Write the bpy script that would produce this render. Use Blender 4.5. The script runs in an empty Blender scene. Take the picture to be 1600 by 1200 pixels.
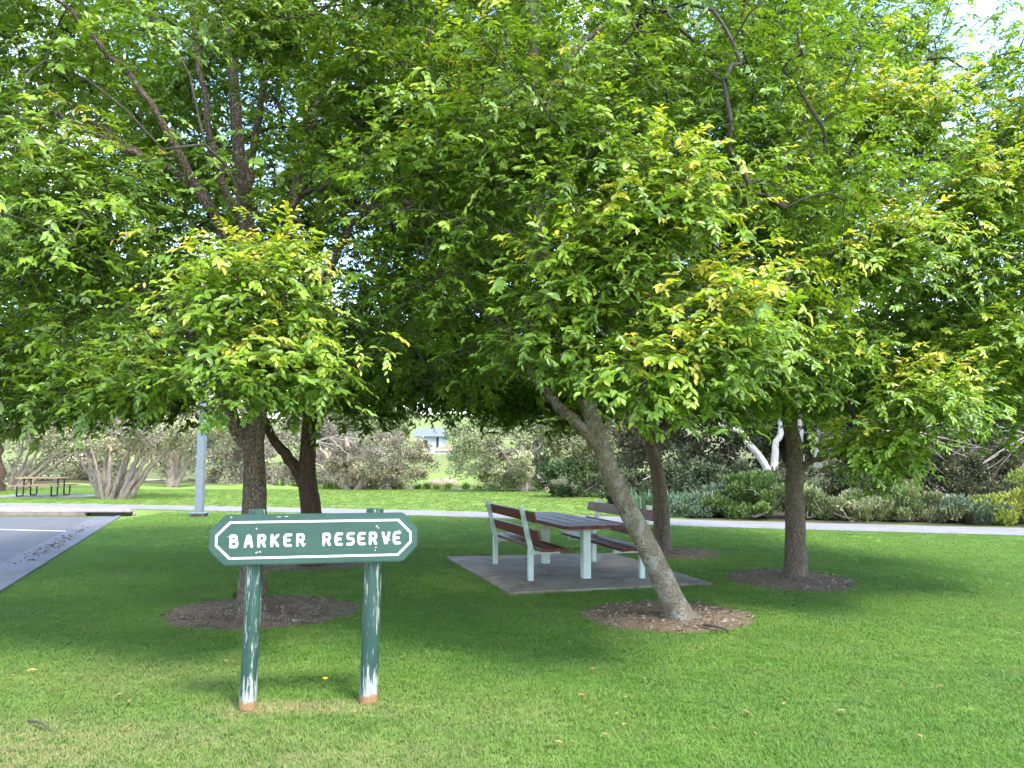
import bpy, bmesh, math, random
import numpy as np
from mathutils import Vector, Matrix, noise

R = math.radians
random.seed(7)
rng = np.random.default_rng(11)
S = bpy.context.scene
COL = S.collection

# ------------------------------------------------------------------ camera
CAM_H, FPX, HOR = 1.6, 1200.0, 715.0
PITCH = math.atan((HOR - 600.0) / FPX)
cd = bpy.data.cameras.new('camera')
cam = bpy.data.objects.new('camera', cd); COL.objects.link(cam)
cam.location = (0, 0, CAM_H)
cam.rotation_euler = (math.pi / 2 + PITCH, 0, 0)
cd.sensor_width = 36.0; cd.lens = 36.0 * FPX / 1600.0
cd.clip_start = 0.05; cd.clip_end = 3000
S.camera = cam

# ------------------------------------------------------------------ light
SUN_EL, SUN_AZ = R(56), R(142)          # azimuth from +Y towards +X
sdir = Vector((math.sin(SUN_AZ) * math.cos(SUN_EL), math.cos(SUN_AZ) * math.cos(SUN_EL), math.sin(SUN_EL)))
world = bpy.data.worlds.new('World'); S.world = world; world.use_nodes = True
wn = world.node_tree; wn.nodes.clear()
sky = wn.nodes.new('ShaderNodeTexSky'); sky.sky_type = 'NISHITA'; sky.sun_disc = False
sky.sun_elevation = SUN_EL; sky.sun_rotation = SUN_AZ; sky.air_density = 1.0; sky.dust_density = 0.4; sky.ozone_density = 1.0
tc = wn.nodes.new('ShaderNodeTexCoord')
nz = wn.nodes.new('ShaderNodeTexNoise'); nz.inputs['Scale'].default_value = 3.2; nz.inputs['Detail'].default_value = 7
nz.inputs['Roughness'].default_value = 0.6
wn.links.new(tc.outputs['Generated'], nz.inputs['Vector'])
cr = wn.nodes.new('ShaderNodeMapRange'); cr.inputs[1].default_value = 0.50; cr.inputs[2].default_value = 0.68
wn.links.new(nz.outputs['Fac'], cr.inputs[0])
mixc = wn.nodes.new('ShaderNodeMix'); mixc.data_type = 'RGBA'
wn.links.new(cr.outputs[0], mixc.inputs[0])
wn.links.new(sky.outputs[0], mixc.inputs[6]); mixc.inputs[7].default_value = (5.6, 5.8, 6.1, 1)
bg = wn.nodes.new('ShaderNodeBackground'); bg.inputs[1].default_value = 0.15
wn.links.new(mixc.outputs[2], bg.inputs[0])
wo = wn.nodes.new('ShaderNodeOutputWorld'); wn.links.new(bg.outputs[0], wo.inputs[0])
sl = bpy.data.lights.new('sun', 'SUN'); sl.energy = 1.5; sl.angle = R(14); sl.color = (1.0, 0.95, 0.86)
so = bpy.data.objects.new('sun', sl); COL.objects.link(so)
so.rotation_euler = sdir.to_track_quat('Z', 'Y').to_euler(); so.location = (10, -5, 20)

S.view_settings.view_transform = 'Standard'; S.view_settings.look = 'None'
S.view_settings.gamma = 1.0; S.view_settings.exposure = 2.58
S.view_settings.use_curve_mapping = False
S.render.engine = 'CYCLES'
S.cycles.max_bounces = 5; S.cycles.diffuse_bounces = 3; S.cycles.transmission_bounces = 3
S.cycles.use_adaptive_sampling = True; S.cycles.adaptive_threshold = 0.03
S.cycles.glossy_bounces = 2; S.cycles.transparent_max_bounces = 4
S.cycles.caustics_reflective = False; S.cycles.caustics_refractive = False

# ------------------------------------------------------------------ helpers
def ray(u, v):
    xn = (u - 800.0) / FPX; yn = (600.0 - v) / FPX
    return Vector((xn, math.cos(PITCH) - yn * math.sin(PITCH), yn * math.cos(PITCH) + math.sin(PITCH)))
def G(u, v, z=0.0):
    d = ray(u, v); t = (z - CAM_H) / d.z
    return Vector((d.x * t, d.y * t, z))
def W(u, v, y):
    d = ray(u, v); t = y / d.y
    return Vector((d.x * t, y, CAM_H + d.z * t))

def tag(o, label=None, cat=None, group=None, kind=None):
    if label: o['label'] = label
    if cat: o['category'] = cat
    if group: o['group'] = group
    if kind: o['kind'] = kind
    return o
def empty(name, loc, rz=0.0):
    o = bpy.data.objects.new(name, None); COL.objects.link(o)
    o.location = loc; o.rotation_euler = (0, 0, rz); o.empty_display_size = 0.2
    return o
def link(name, me, m=None, parent=None):
    o = bpy.data.objects.new(name, me); COL.objects.link(o)
    if m is not None and not me.materials: me.materials.append(m)
    if parent is not None: o.parent = parent
    return o
def obj(name, bm, m, parent=None, smooth=False):
    me = bpy.data.meshes.new(name); bm.normal_update(); bm.to_mesh(me); bm.free()
    if smooth:
        me.polygons.foreach_set('use_smooth', [True] * len(me.polygons))
    return link(name, me, m, parent)
def arr_mesh(name, V, F, smooth=False, col=None):
    """V (n,3), F (m,k) arrays -> mesh; col (n,3) optional point colours"""
    V = np.ascontiguousarray(V, dtype=np.float32); F = np.ascontiguousarray(F, dtype=np.int32)
    me = bpy.data.meshes.new(name); m, k = F.shape
    me.vertices.add(len(V)); me.vertices.foreach_set('co', V.ravel())
    me.loops.add(m * k); me.loops.foreach_set('vertex_index', F.ravel())
    me.polygons.add(m); me.polygons.foreach_set('loop_start', np.arange(0, m * k, k, dtype=np.int32))
    if smooth: me.polygons.foreach_set('use_smooth', np.ones(m, dtype=bool))
    me.update(calc_edges=True)
    if col is not None:
        a = me.attributes.new('col', 'FLOAT_COLOR', 'POINT')
        c = np.ones((len(V), 4), dtype=np.float32); c[:, :3] = col
        a.data.foreach_set('color', c.ravel())
    return me

def box(bm, cx, cy, cz, sx, sy, sz, bev=0.0, M=None):
    r = bmesh.ops.create_cube(bm, size=1.0)
    vs = r['verts']
    for v in vs: v.co = Vector((cx + v.co.x * sx, cy + v.co.y * sy, cz + v.co.z * sz))
    if bev > 0:
        es = list({e for v in vs for e in v.link_edges})
        rb = bmesh.ops.bevel(bm, geom=es, offset=bev, segments=2, affect='EDGES', profile=0.6)
        vs = list({v for f in rb['faces'] for v in f.verts} | {v for v in vs if v.is_valid})
    if M is not None: bmesh.ops.transform(bm, matrix=M, verts=vs)
    return vs

def sweep(pts, rad, sides=8, lump=0.0, seed=0, cap=True, lumpscale=6.0, flute=0.0):
    """tube along pts (n,3) -> V, F(quads) arrays"""
    pts = np.asarray(pts, float); n = len(pts); rad = np.asarray(rad, float)
    T = np.gradient(pts, axis=0); T /= np.linalg.norm(T, axis=1)[:, None] + 1e-9
    ref = np.array([1.0, 0, 0]) if abs(T[0][0]) < 0.8 else np.array([0, 1.0, 0])
    A = np.empty((n, 3)); a = ref - T[0] * np.dot(ref, T[0]); a /= np.linalg.norm(a); A[0] = a
    for i in range(1, n):
        a = A[i - 1] - T[i] * np.dot(A[i - 1], T[i]); a /= np.linalg.norm(a) + 1e-9; A[i] = a
    B = np.cross(T, A)
    th = np.arange(sides) * 2 * math.pi / sides
    rr = np.repeat(rad[:, None], sides, 1)
    if lump > 0:
        for i in range(n):
            for j in range(sides):
                p = pts[i] + (A[i] * math.cos(th[j]) + B[i] * math.sin(th[j])) * rad[i]
                q = Vector((p[0] * lumpscale + seed, p[1] * lumpscale, p[2] * lumpscale * 0.45))
                k = noise.noise(q) + 0.5 * noise.noise(q * 2.7)
                rr[i, j] *= 1 + lump * k + flute * math.sin(th[j] * 3 + seed + 0.5 * i / n)
    V = pts[:, None, :] + rr[:, :, None] * (A[:, None, :] * np.cos(th)[None, :, None] + B[:, None, :] * np.sin(th)[None, :, None])
    V = V.reshape(-1, 3)
    i = np.arange(n - 1)[:, None] * sides; j = np.arange(sides)[None, :]; j2 = (j + 1) % sides
    F = np.stack([i + j, i + j2, i + sides + j2, i + sides + j], -1).reshape(-1, 4)
    if cap:      # close the end with a degenerate-free fan of quads to a centre vertex pair
        V = np.vstack([V, pts[-1] + T[-1] * rad[-1] * 0.4])
        c = len(V) - 1; b = (n - 1) * sides
        f = [[b + k, b + (k + 1) % sides, b + (k + 2) % sides, c] for k in range(0, sides - 1, 2)]
        F = np.vstack([F, f])
    return V, F
class Acc:
    def __init__(s): s.V = []; s.F = []; s.C = []; s.n = 0
    def add(s, V, F, C=None):
        s.V.append(V); s.F.append(np.asarray(F) + s.n); s.n += len(V)
        if C is not None: s.C.append(C)
    def mesh(s, name, smooth=False):
        return arr_mesh(name, np.vstack(s.V), np.vstack(s.F), smooth, np.vstack(s.C) if s.C else None)
def curve_pts(ctrl, n):
    """Catmull-Rom through control points"""
    P = [Vector(c) for c in ctrl]; P = [P[0] * 2 - P[1]] + P + [P[-1] * 2 - P[-2]]
    out = []; segs = len(P) - 3
    for k in range(n):
        t = k / (n - 1) * segs; i = min(int(t), segs - 1); f = t - i
        a, b, c, d = P[i:i + 4]
        out.append(0.5 * ((2 * b) + (c - a) * f + (2 * a - 5 * b + 4 * c - d) * f * f + (3 * b - a - 3 * c + d) * f ** 3))
    return np.array([tuple(p) for p in out])

# ------------------------------------------------------------------ materials
class NT:
    def __init__(s, name):
        s.m = bpy.data.materials.new(name); s.m.use_nodes = True
        s.t = s.m.node_tree; s.b = s.t.nodes['Principled BSDF']; s.out = s.t.nodes['Material Output']
        s._pos = None
    def n(s, typ, **kw):
        x = s.t.nodes.new(typ)
        for k, v in kw.items(): setattr(x, k, v)
        return x
    def l(s, a, b): s.t.links.new(a, b)
    def coord(s, kind='Object', scale=(1, 1, 1)):
        if kind == 'World': o = s.n('ShaderNodeNewGeometry').outputs['Position']
        else: o = s.n('ShaderNodeTexCoord').outputs[kind]
        if tuple(scale) == (1, 1, 1): return o
        mp = s.n('ShaderNodeMapping'); mp.inputs['Scale'].default_value = scale; s.l(o, mp.inputs['Vector']); return mp.outputs[0]
    def noise(s, vec, scale, detail=4, rough=0.6, dist=0.0):
        x = s.n('ShaderNodeTexNoise'); x.inputs['Scale'].default_value = scale; x.inputs['Detail'].default_value = detail
        x.inputs['Roughness'].default_value = rough; x.inputs['Distortion'].default_value = dist
        s.l(vec, x.inputs['Vector']); return x.outputs['Fac']
    def voro(s, vec, scale, feature='F1'):
        x = s.n('ShaderNodeTexVoronoi', feature=feature); x.inputs['Scale'].default_value = scale
        s.l(vec, x.inputs['Vector']); return x.outputs['Distance']
    def ramp(s, fac, stops):
        x = s.n('ShaderNodeValToRGB'); e = x.color_ramp.elements
        while len(e) < len(stops): e.new(0.5)
        for i, (p, c) in enumerate(stops):
            e[i].position = p; e[i].color = (c[0], c[1], c[2], 1) if hasattr(c, '__len__') else (c, c, c, 1)
        s.l(fac, x.inputs[0]); return x.outputs[0]
    def mapr(s, fac, a, b, c=0.0, d=1.0):
        x = s.n('ShaderNodeMapRange'); 
        for i, v in enumerate((a, b, c, d)): x.inputs[i + 1].default_value = v
        s.l(fac, x.inputs[0]); return x.outputs[0]
    def mix(s, fac, a, b, mode='MIX'):
        x = s.n('ShaderNodeMix', data_type='RGBA', blend_type=mode)
        for i, v in ((0, fac), (6, a), (7, b)):
            if hasattr(v, 'is_output') or hasattr(v, 'links'): s.l(v, x.inputs[i])
            else: x.inputs[i].default_value = v if i == 0 else (v[0], v[1], v[2], 1)
        return x.outputs[2]
    def math(s, op, a, b=0.0):
        x = s.n('ShaderNodeMath', operation=op)
        for i, v in ((0, a), (1, b)):
            if hasattr(v, 'links'): s.l(v, x.inputs[i])
            else: x.inputs[i].default_value = v
        return x.outputs[0]
    def base(s, c):
        if hasattr(c, 'links'): s.l(c, s.b.inputs['Base Color'])
        else: s.b.inputs['Base Color'].default_value = (c[0], c[1], c[2], 1)
    def rough(s, v):
        if hasattr(v, 'links'): s.l(v, s.b.inputs['Roughness'])
        else: s.b.inputs['Roughness'].default_value = v
    def bump(s, h, strength=0.5, dist=0.02):
        x = s.n('ShaderNodeBump'); x.inputs['Strength'].default_value = strength; x.inputs['Distance'].default_value = dist
        s.l(h, x.inputs['Height']); s.l(x.outputs[0], s.b.inputs['Normal'])
    def ellipse(s, pos, cx, cy, rx, ry, soft=0.35):
        """mask 1 inside a ground ellipse"""
        sub = s.n('ShaderNodeVectorMath', operation='SUBTRACT'); s.l(pos, sub.inputs[0]); sub.inputs[1].default_value = (cx, cy, 0)
        mul = s.n('ShaderNodeVectorMath', operation='MULTIPLY'); s.l(sub.outputs[0], mul.inputs[0]); mul.inputs[1].default_value = (1 / rx, 1 / ry, 0)
        ln = s.n('ShaderNodeVectorMath', operation='LENGTH'); s.l(mul.outputs[0], ln.inputs[0])
        return s.mapr(ln.outputs['Value'], 1 + soft, 1 - soft, 0, 1)

def lawn_color(s):
    """mown lawn colour from world position: mottled green with straw patches where it is worn"""
    p = s.coord('World')
    big = s.noise(p, 0.35, 3); med = s.noise(p, 1.9, 4, 0.65); fine = s.noise(p, 14, 3)
    c = s.ramp(big, [(0.3, (0.095, 0.212, 0.028)), (0.7, (0.160, 0.275, 0.036))])
    c = s.mix(s.mapr(med, 0.35, 0.75), c, (0.21, 0.31, 0.06))
    c = s.mix(s.mapr(fine, 0.45, 0.8, 0, 0.35), c, (0.20, 0.25, 0.08))
    c = s.mix(s.mapr(s.noise(p, 0.8, 5, 0.7), 0.5, 0.7, 0, 0.5), c, (0.16, 0.23, 0.075))
    straw = s.mapr(s.noise(p, 3.1, 5, 0.7), 0.52, 0.72)
    m = None
    for (u, v, rx, ry, k) in ((470, 1106, 0.55, 0.13, 1.0), (385, 1115, 0.22, 0.12, 0.9), (30, 1175, 0.75, 0.5, 0.75),
                              (250, 1160, 1.0, 0.35, 0.45), (520, 1185, 0.8, 0.3, 0.5), (720, 1120, 0.8, 0.5, 0.25), (200, 1060, 0.9, 0.5, 0.35)):
        g = G(u, v)
        e = s.math('MULTIPLY', s.ellipse(p, g.x, g.y, rx, ry, 0.7), k)
        m = e if m is None else s.math('MAXIMUM', m, e)
    straw2 = s.math('MULTIPLY', m, s.mapr(s.noise(p, 9, 4, 0.7), 0.30, 0.55))
    c = s.mix(s.math('MULTIPLY', straw, 0.30), c, (0.24, 0.22, 0.085))
    c = s.mix(straw2, c, (0.42, 0.35, 0.17))
    sp = s.n('ShaderNodeSeparateXYZ'); s.l(p, sp.inputs[0])
    far = s.mapr(sp.outputs['Y'], 15, 26, 0, 1)
    band = s.mapr(s.noise(s.coord('World', (.35, 1.3, 1)), 1.1, 6, 0.7), 0.36, 0.62)
    c = s.mix(s.math('MULTIPLY', far, s.math('MULTIPLY', band, 0.55)), c, (0.24, 0.25, 0.07))
    return c, fine

def mat_ground():
    s = NT('lawn'); c, fine = lawn_color(s)
    at_ = s.n('ShaderNodeAttribute', attribute_name='col'); sp = s.n('ShaderNodeSeparateColor'); s.l(at_.outputs['Color'], sp.inputs[0])
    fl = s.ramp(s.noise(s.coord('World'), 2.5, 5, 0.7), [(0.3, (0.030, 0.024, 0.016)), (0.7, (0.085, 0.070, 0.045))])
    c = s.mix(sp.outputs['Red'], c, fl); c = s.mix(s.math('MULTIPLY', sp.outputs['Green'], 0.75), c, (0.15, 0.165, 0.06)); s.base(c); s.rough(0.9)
    p = s.coord('World')
    h = s.math('ADD', s.noise(p, 60, 3, 0.7), s.math('MULTIPLY', s.noise(p, 7, 3), 1.5)); s.bump(h, 0.9, 0.03)
    s.b.inputs['Specular IOR Level'].default_value = 0.1
    return s.m
def mat_blade():
    s = NT('grass_blade'); c, fine = lawn_color(s)
    oi = s.n('ShaderNodeObjectInfo')
    c = s.mix(s.mapr(oi.outputs['Random'], 0, 1, 0.0, 0.5), c, (0.085, 0.205, 0.036))
    s.base(c); s.rough(0.5); s.b.inputs['Specular IOR Level'].default_value = 0.25
    tr = s.n('ShaderNodeBsdfTranslucent'); s.l(c, tr.inputs[0]); mx = s.n('ShaderNodeMixShader'); mx.inputs[0].default_value = 0.42
    s.l(s.b.outputs[0], mx.inputs[1]); s.l(tr.outputs[0], mx.inputs[2]); s.l(mx.outputs[0], s.out.inputs[0])
    return s.m
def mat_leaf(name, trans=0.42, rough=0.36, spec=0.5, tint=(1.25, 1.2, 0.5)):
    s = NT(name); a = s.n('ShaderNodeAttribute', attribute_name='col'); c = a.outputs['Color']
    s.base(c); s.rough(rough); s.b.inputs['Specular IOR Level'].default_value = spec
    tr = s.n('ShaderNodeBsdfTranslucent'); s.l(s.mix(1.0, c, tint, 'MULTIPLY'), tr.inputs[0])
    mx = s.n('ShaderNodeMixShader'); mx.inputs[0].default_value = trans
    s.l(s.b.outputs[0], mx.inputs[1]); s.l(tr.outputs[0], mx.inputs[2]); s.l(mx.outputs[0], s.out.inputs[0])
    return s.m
def mat_bark(name, dark, light, lichen=None, scale=1.0, crk=0.5, zs=0.45):
    s = NT(name); p = s.coord('World', (1, 1, zs)); p3 = s.coord('World')
    n0 = s.n('ShaderNodeTexNoise'); n0.inputs['Scale'].default_value = 9; n0.inputs['Detail'].default_value = 3; s.l(p3, n0.inputs['Vector'])
    wob = s.n('ShaderNodeVectorMath', operation='MULTIPLY_ADD'); s.l(n0.outputs['Color'], wob.inputs[0]); wob.inputs[1].default_value = (.12, .12, .12); s.l(p, wob.inputs[2]); p = wob.outputs[0]
    pl = s.voro(p, 21 * scale, 'DISTANCE_TO_EDGE'); n1 = s.noise(p, 30 * scale, 6, 0.75, 0.6); n2 = s.noise(p3, 5, 4)
    vc = s.n('ShaderNodeTexVoronoi'); vc.inputs['Scale'].default_value = 21 * scale; s.l(p, vc.inputs['Vector'])
    crack = s.mapr(pl, 0.02, 0.16); h = s.math('ADD', s.math('MULTIPLY', crack, crk), n1)
    mid = [x * .55 + y * .45 for x, y in zip(light, dark)]
    c = s.ramp(s.math('ADD', s.math('MULTIPLY', s.math('ADD', vc.outputs['Color'], 0.0), 0.35), n1), [(0.42, mid), (0.85, light)])
    c = s.mix(s.mapr(n1, 0.45, 0.30, 0, 0.75), c, dark)
    c = s.mix(s.math('MULTIPLY', s.math('SUBTRACT', 1.0, crack), crk), c, dark)
    c = s.mix(s.mapr(n2, 0.4, 0.7, 0, 0.35), c, mid)
    if lichen:
        lm = s.mapr(s.noise(p3, 9, 5, 0.65), 0.52, 0.58); c = s.mix(s.math('MULTIPLY', lm, 0.85), c, lichen[0])
        l2 = s.mapr(s.noise(s.coord('World', (1, 1, .8)), 15, 4, 0.6), 0.63, 0.67); c = s.mix(l2, c, lichen[1])
    s.base(c); s.rough(0.9); s.b.inputs['Specular IOR Level'].default_value = 0.15; s.bump(h, 1.0, 0.025)
    return s.m
def mat_plain(name, c, rough=0.6, metal=0.0, var=0.12, scale=8.0, bump=0.0, coord='Object', spec=0.4):
    s = NT(name); p = s.coord(coord); n = s.noise(p, scale, 5, 0.65)
    s.base(s.ramp(n, [(0.25, [x * (1 - var * 1.6) for x in c]), (0.75, [min(1, x * (1 + var)) for x in c])]))
    s.rough(rough); s.b.inputs['Metallic'].default_value = metal; s.b.inputs['Specular IOR Level'].default_value = spec
    if bump: s.bump(s.noise(p, scale * 6, 4, 0.7), bump, 0.01)
    return s.m

M = {}
M['lawn'] = mat_ground(); M['blade'] = mat_blade()
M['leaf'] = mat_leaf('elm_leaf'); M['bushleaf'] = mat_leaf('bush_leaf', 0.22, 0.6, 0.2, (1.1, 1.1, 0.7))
M['bark_grey'] = mat_bark('grey_plated_bark', (0.050, 0.038, 0.028), (0.26, 0.205, 0.155), None, 1.9, .75, .6)
M['bark_dark'] = mat_bark('dark_bark', (0.032, 0.022, 0.016), (0.135, 0.090, 0.062), None, 1.6, .6, .25)
M['bark_lichen'] = mat_bark('lichen_bark', (0.085, 0.068, 0.05), (0.27, 0.225, 0.165), ((0.29, 0.285, 0.25), (0.34, 0.25, 0.13)), 1.6, .42, .5)
M['bark_brown'] = mat_bark('brown_bark', (0.062, 0.046, 0.036), (0.23, 0.18, 0.14), None, 1.7, .55, .25)
M['twig'] = mat_plain('twig_bark', (0.062, 0.050, 0.040), 0.85, var=0.3)
M['paperbark'] = mat_bark('pale_paperbark', (0.11, 0.08, 0.06), (0.40, 0.32, 0.255), None, 0.5, .5, .2)
M['whitebark'] = mat_bark('white_bark', (0.26, 0.23, 0.20), (0.62, 0.57, 0.52), None, 0.5, .15, .5)
M['deadwood'] = mat_plain('dead_branch', (0.26, 0.222, 0.187), 0.9, var=0.4, coord='World', scale=3)

def mat_dirt():
    s = NT('bare_soil'); p = s.coord('World')
    n = s.noise(p, 6, 6, 0.7); v = s.voro(p, 45)
    c = s.ramp(n, [(0.3, (0.090, 0.058, 0.038)), (0.55, (0.170, 0.118, 0.078)), (0.75, (0.27, 0.20, 0.135))])
    c = s.mix(s.mapr(s.noise(p, 55, 3, 0.8), 0.53, 0.62), c, (0.34, 0.27, 0.18))
    s.base(c); s.rough(0.95); s.bump(s.math('ADD', s.math('MULTIPLY', v, 0.7), s.noise(p, 30, 5, 0.75)), 1.0, 0.03); s.b.inputs['Specular IOR Level'].default_value = 0.1
    return s.m
M['soil'] = mat_dirt()
def mat_concrete(name, a, b, stain):
    s = NT(name); p = s.coord('World')
    c = s.ramp(s.noise(p, 2.2, 6, 0.7), [(0.3, a), (0.72, b)])
    c = s.mix(s.mapr(s.noise(p, 1.3, 6, 0.75, 0.8), 0.46, 0.62, 0, 0.75), c, stain)
    c = s.mix(s.mapr(s.noise(p, 90, 2), 0.55, 0.75, 0, 0.35), c, [x * 0.55 for x in a])
    s.base(c); s.rough(0.85); s.bump(s.noise(p, 120, 3), 0.4, 0.004); return s.m
M['pad'] = mat_concrete('weathered_concrete', (0.145, 0.118, 0.085), (0.25, 0.212, 0.158), (0.068, 0.055, 0.039))
M['path'] = mat_concrete('path_concrete', (0.165, 0.156, 0.155), (0.21, 0.20, 0.198), (0.14, 0.131, 0.125))
M['gutter'] = mat_concrete('gutter_concrete', (0.095, 0.095, 0.108), (0.14, 0.14, 0.155), (0.07, 0.068, 0.072))
def mat_asphalt():
    s = NT('asphalt'); p = s.coord('World')
    c = s.ramp(s.noise(p, 1.2, 5, 0.65), [(0.3, (0.066, 0.064, 0.068)), (0.7, (0.090, 0.087, 0.090))])
    c = s.mix(s.mapr(s.voro(p, 70), 0.0, 0.5, 0.5, 0), c, (0.14, 0.137, 0.142))
    s.base(c); s.rough(0.85); s.bump(s.voro(p, 90), 0.5, 0.006); return s.m
M['asphalt'] = mat_asphalt()
M['linepaint'] = mat_plain('road_paint', (0.72, 0.72, 0.70), 0.7, var=0.2, coord='World', scale=9)
M['kerbconc'] = mat_plain('kerb_concrete', (0.20, 0.165, 0.14), 0.9, var=0.25, coord='World', scale=4, bump=0.4)
def mat_chips():
    s = NT('pink_gravel'); p = s.coord('World')
    x = s.n('ShaderNodeTexVoronoi'); x.inputs['Scale'].default_value = 11; s.l(p, x.inputs['Vector'])
    c = s.ramp(x.outputs['Color'], [(0.1, (0.14, 0.09, 0.075)), (0.5, (0.27, 0.19, 0.16)), (0.9, (0.42, 0.35, 0.31))])
    s.base(c); s.rough(0.95); s.bump(x.outputs['Distance'], 1.0, 0.04); return s.m
M['chips'] = mat_chips()
def mat_greenpaint(name, post=False):
    s = NT(name); p = s.coord('Object', (3, 3, 60) if not post else (60, 60, 5)); po = s.coord('Object')
    # weathered green paint on timber: grain lines, chips through to undercoat
    pg = s.coord('Object', (2.0, 2.0, 70.0)) if not post else s.coord('Object', (70, 70, 3.0))
    g = s.noise(pg, 1.0, 5, 0.6)
    c = s.ramp(g, [(0.3, (0.009, 0.038, 0.028)), (0.7, (0.018, 0.060, 0.046))])
    if post:
        z = s.n('ShaderNodeSeparateXYZ'); s.l(po, z.inputs[0]); zz = z.outputs['Z']
        f = s.noise(s.coord('Object', (55, 55, 6.0)), 1.0, 6, 0.72)
        patch = s.noise(s.coord('Object', (8, 8, 3)), 1.0, 3)
        thr = s.math('ADD', s.math('MULTIPLY', patch, 0.35), s.mapr(zz, 0.05, 0.26, 0.11, 0.0))
        k = s.mapr(s.math('ADD', f, thr), 0.735, 0.785, 0, .85)
        c = s.mix(k, c, (0.33, 0.335, 0.30))
        edge = s.math('ADD', zz, s.math('MULTIPLY', s.noise(s.coord('Object', (30, 30, 22)), 1.0, 4), 0.09))
        c = s.mix(s.mapr(edge, 0.150, 0.110, 0, .35), c, (0.32, 0.31, 0.28))
        c = s.mix(s.mapr(edge, 0.112, 0.096, 0, .9), c, (0.24, 0.115, 0.035))
        s.bump(s.math('SUBTRACT', f, k), 0.5, 0.004)
    else:
        f = s.noise(s.coord('Object', (9, 9, 60)), 1.0, 6, 0.75)
        k = s.mapr(f, 0.735, 0.76); c = s.mix(k, c, (0.50, 0.52, 0.46))
        bl = s.mapr(s.noise(po, 3.0, 4), 0.35, 0.75, 0, 0.25); c = s.mix(bl, c, (0.045, 0.105, 0.086))
        s.bump(g, 0.25, 0.003)
    s.base(c); s.rough(0.5); return s.m
M['signgreen'] = mat_greenpaint('green_board_paint'); M['postgreen'] = mat_greenpaint('green_post_paint', True)
M['signwhite'] = mat_plain('white_sign_paint', (0.62, 0.62, 0.59), 0.5, var=0.10, scale=30)
def mat_slat(name='stained_slat'):
    s = NT(name); p = s.coord('Object', (30, 1.5, 30)); g = s.noise(p, 1.0, 5, 0.65, 0.4)
    c = s.ramp(g, [(0.3, (0.045, 0.009, 0.006)), (0.7, (0.115, 0.024, 0.014))])
    c = s.mix(s.mapr(s.noise(s.coord('Object'), 4, 4), 0.5, 0.75, 0, 0.5), c, (0.10, 0.040, 0.030))
    s.base(c); s.rough(s.mapr(g, 0.3, 0.7, 0.36, 0.55)); s.bump(g, 0.2, 0.003); s.b.inputs['Specular IOR Level'].default_value = 0.22; return s.m
M['slat'] = mat_slat()
M['mint'] = mat_plain('mint_steel_paint', (0.40, 0.48, 0.44), 0.42, var=0.10, scale=6)
M['galv'] = mat_plain('galvanised_steel', (0.19, 0.21, 0.24), 0.5, 0.35, var=0.12, scale=5)
M['black'] = mat_plain('black_tube', (0.012, 0.012, 0.013), 0.4, var=0.1)
M['tan'] = mat_plain('tan_timber', (0.36, 0.24, 0.13), 0.65, var=0.2, scale=5)
M['whitewall'] = mat_plain('white_wall', (0.42, 0.43, 0.44), 0.8, var=0.05, scale=1)
M['greyroof'] = mat_plain('grey_roof', (0.13, 0.15, 0.19), 0.6, var=0.08, scale=1)
M['orangeroof'] = mat_plain('orange_tile_roof', (0.36, 0.15, 0.08), 0.8, var=0.15, scale=2)
M['glass'] = mat_plain('dark_glass', (0.03, 0.035, 0.04), 0.15, var=0.1)
M['rock'] = mat_plain('brown_rock', (0.26, 0.19, 0.14), 0.9, var=0.4, scale=3, bump=0.6)
def mat_water():
    s = NT('creek_water'); s.base((0.03, 0.045, 0.05)); s.rough(0.08); s.bump(s.noise(s.coord('World', (1, 2.5, 1)), 3, 3), 0.25, 0.05); return s.m
M['water'] = mat_water()
M['dryleaf'] = mat_plain('dry_leaf', (0.36, 0.22, 0.10), 0.8, var=0.4, scale=20)
M['yellow'] = mat_plain('dandelion_yellow', (0.80, 0.55, 0.01), 0.7, var=0.1)

# ------------------------------------------------------------------ terrain
def sstep(a, b, x):
    t = np.clip((x - a) / (b - a), 0, 1); return t * t * (3 - 2 * t)
def creek_c(x): return 44.0 + np.maximum(0, -x - 9) * 0.9 + 0.6 * np.sin(x * 0.2)
def height(x, y):
    c = creek_c(x); d = y - c
    dip = -1.1 * np.exp(-(d / 2.6) ** 4)
    far = sstep(4, 10, d) * 0.35 + np.clip(d - 8, 0, None) * 0.031 + 14 * sstep(140, 420, y)
    return dip + far
def grow(a, lo, hi, k):
    out = [a]; 
    while out[-1] < hi: out.append(out[-1] + max(lo, abs(out[-1]) * k))
    return out
ys = np.array([-12, -6, -2, 0, 2, 4, 6, 8, 10, 12, 14, 15] + list(np.arange(16, 37, 0.8)) + list(np.arange(37, 80, 0.7)) + list(np.arange(80, 200, 6)) + list(np.arange(200, 620, 20)), float)
xs = np.array(sorted(set([-420, -340, -260, -200, -150, -120, -95] + list(np.arange(-80, -50, 2.0)) + list(np.arange(-50, 50.1, 1.0)) + list(np.arange(52, 81, 2.0)) + [95, 120, 150, 200, 260, 340, 420])), float)
X, Y = np.meshgrid(xs, ys); Z = height(X, Y) + np.where(Y > 40, 0.06 * np.sin(X * 1.7 + Y) + 0.05 * np.sin(Y * 2.3), 0)
nx = len(xs); i = np.arange(len(ys) - 1)[:, None] * nx; j = np.arange(nx - 1)[None, :]
F = np.stack([i + j, i + j + 1, i + nx + j + 1, i + nx + j], -1).reshape(-1, 4)
pyx = [G(0, 791.5), G(250, 795), G(700, 803), G(1050, 816.5), G(1330, 824.5), G(1620, 832)]
py_ = np.interp(X, [p.x for p in pyx] + [30], [p.y for p in pyx] + [10.0])
gap = np.exp(-(((X / np.maximum(Y, 1)) + 0.085) / 0.05) ** 4)                    # the open strip of meadow across the creek
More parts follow.
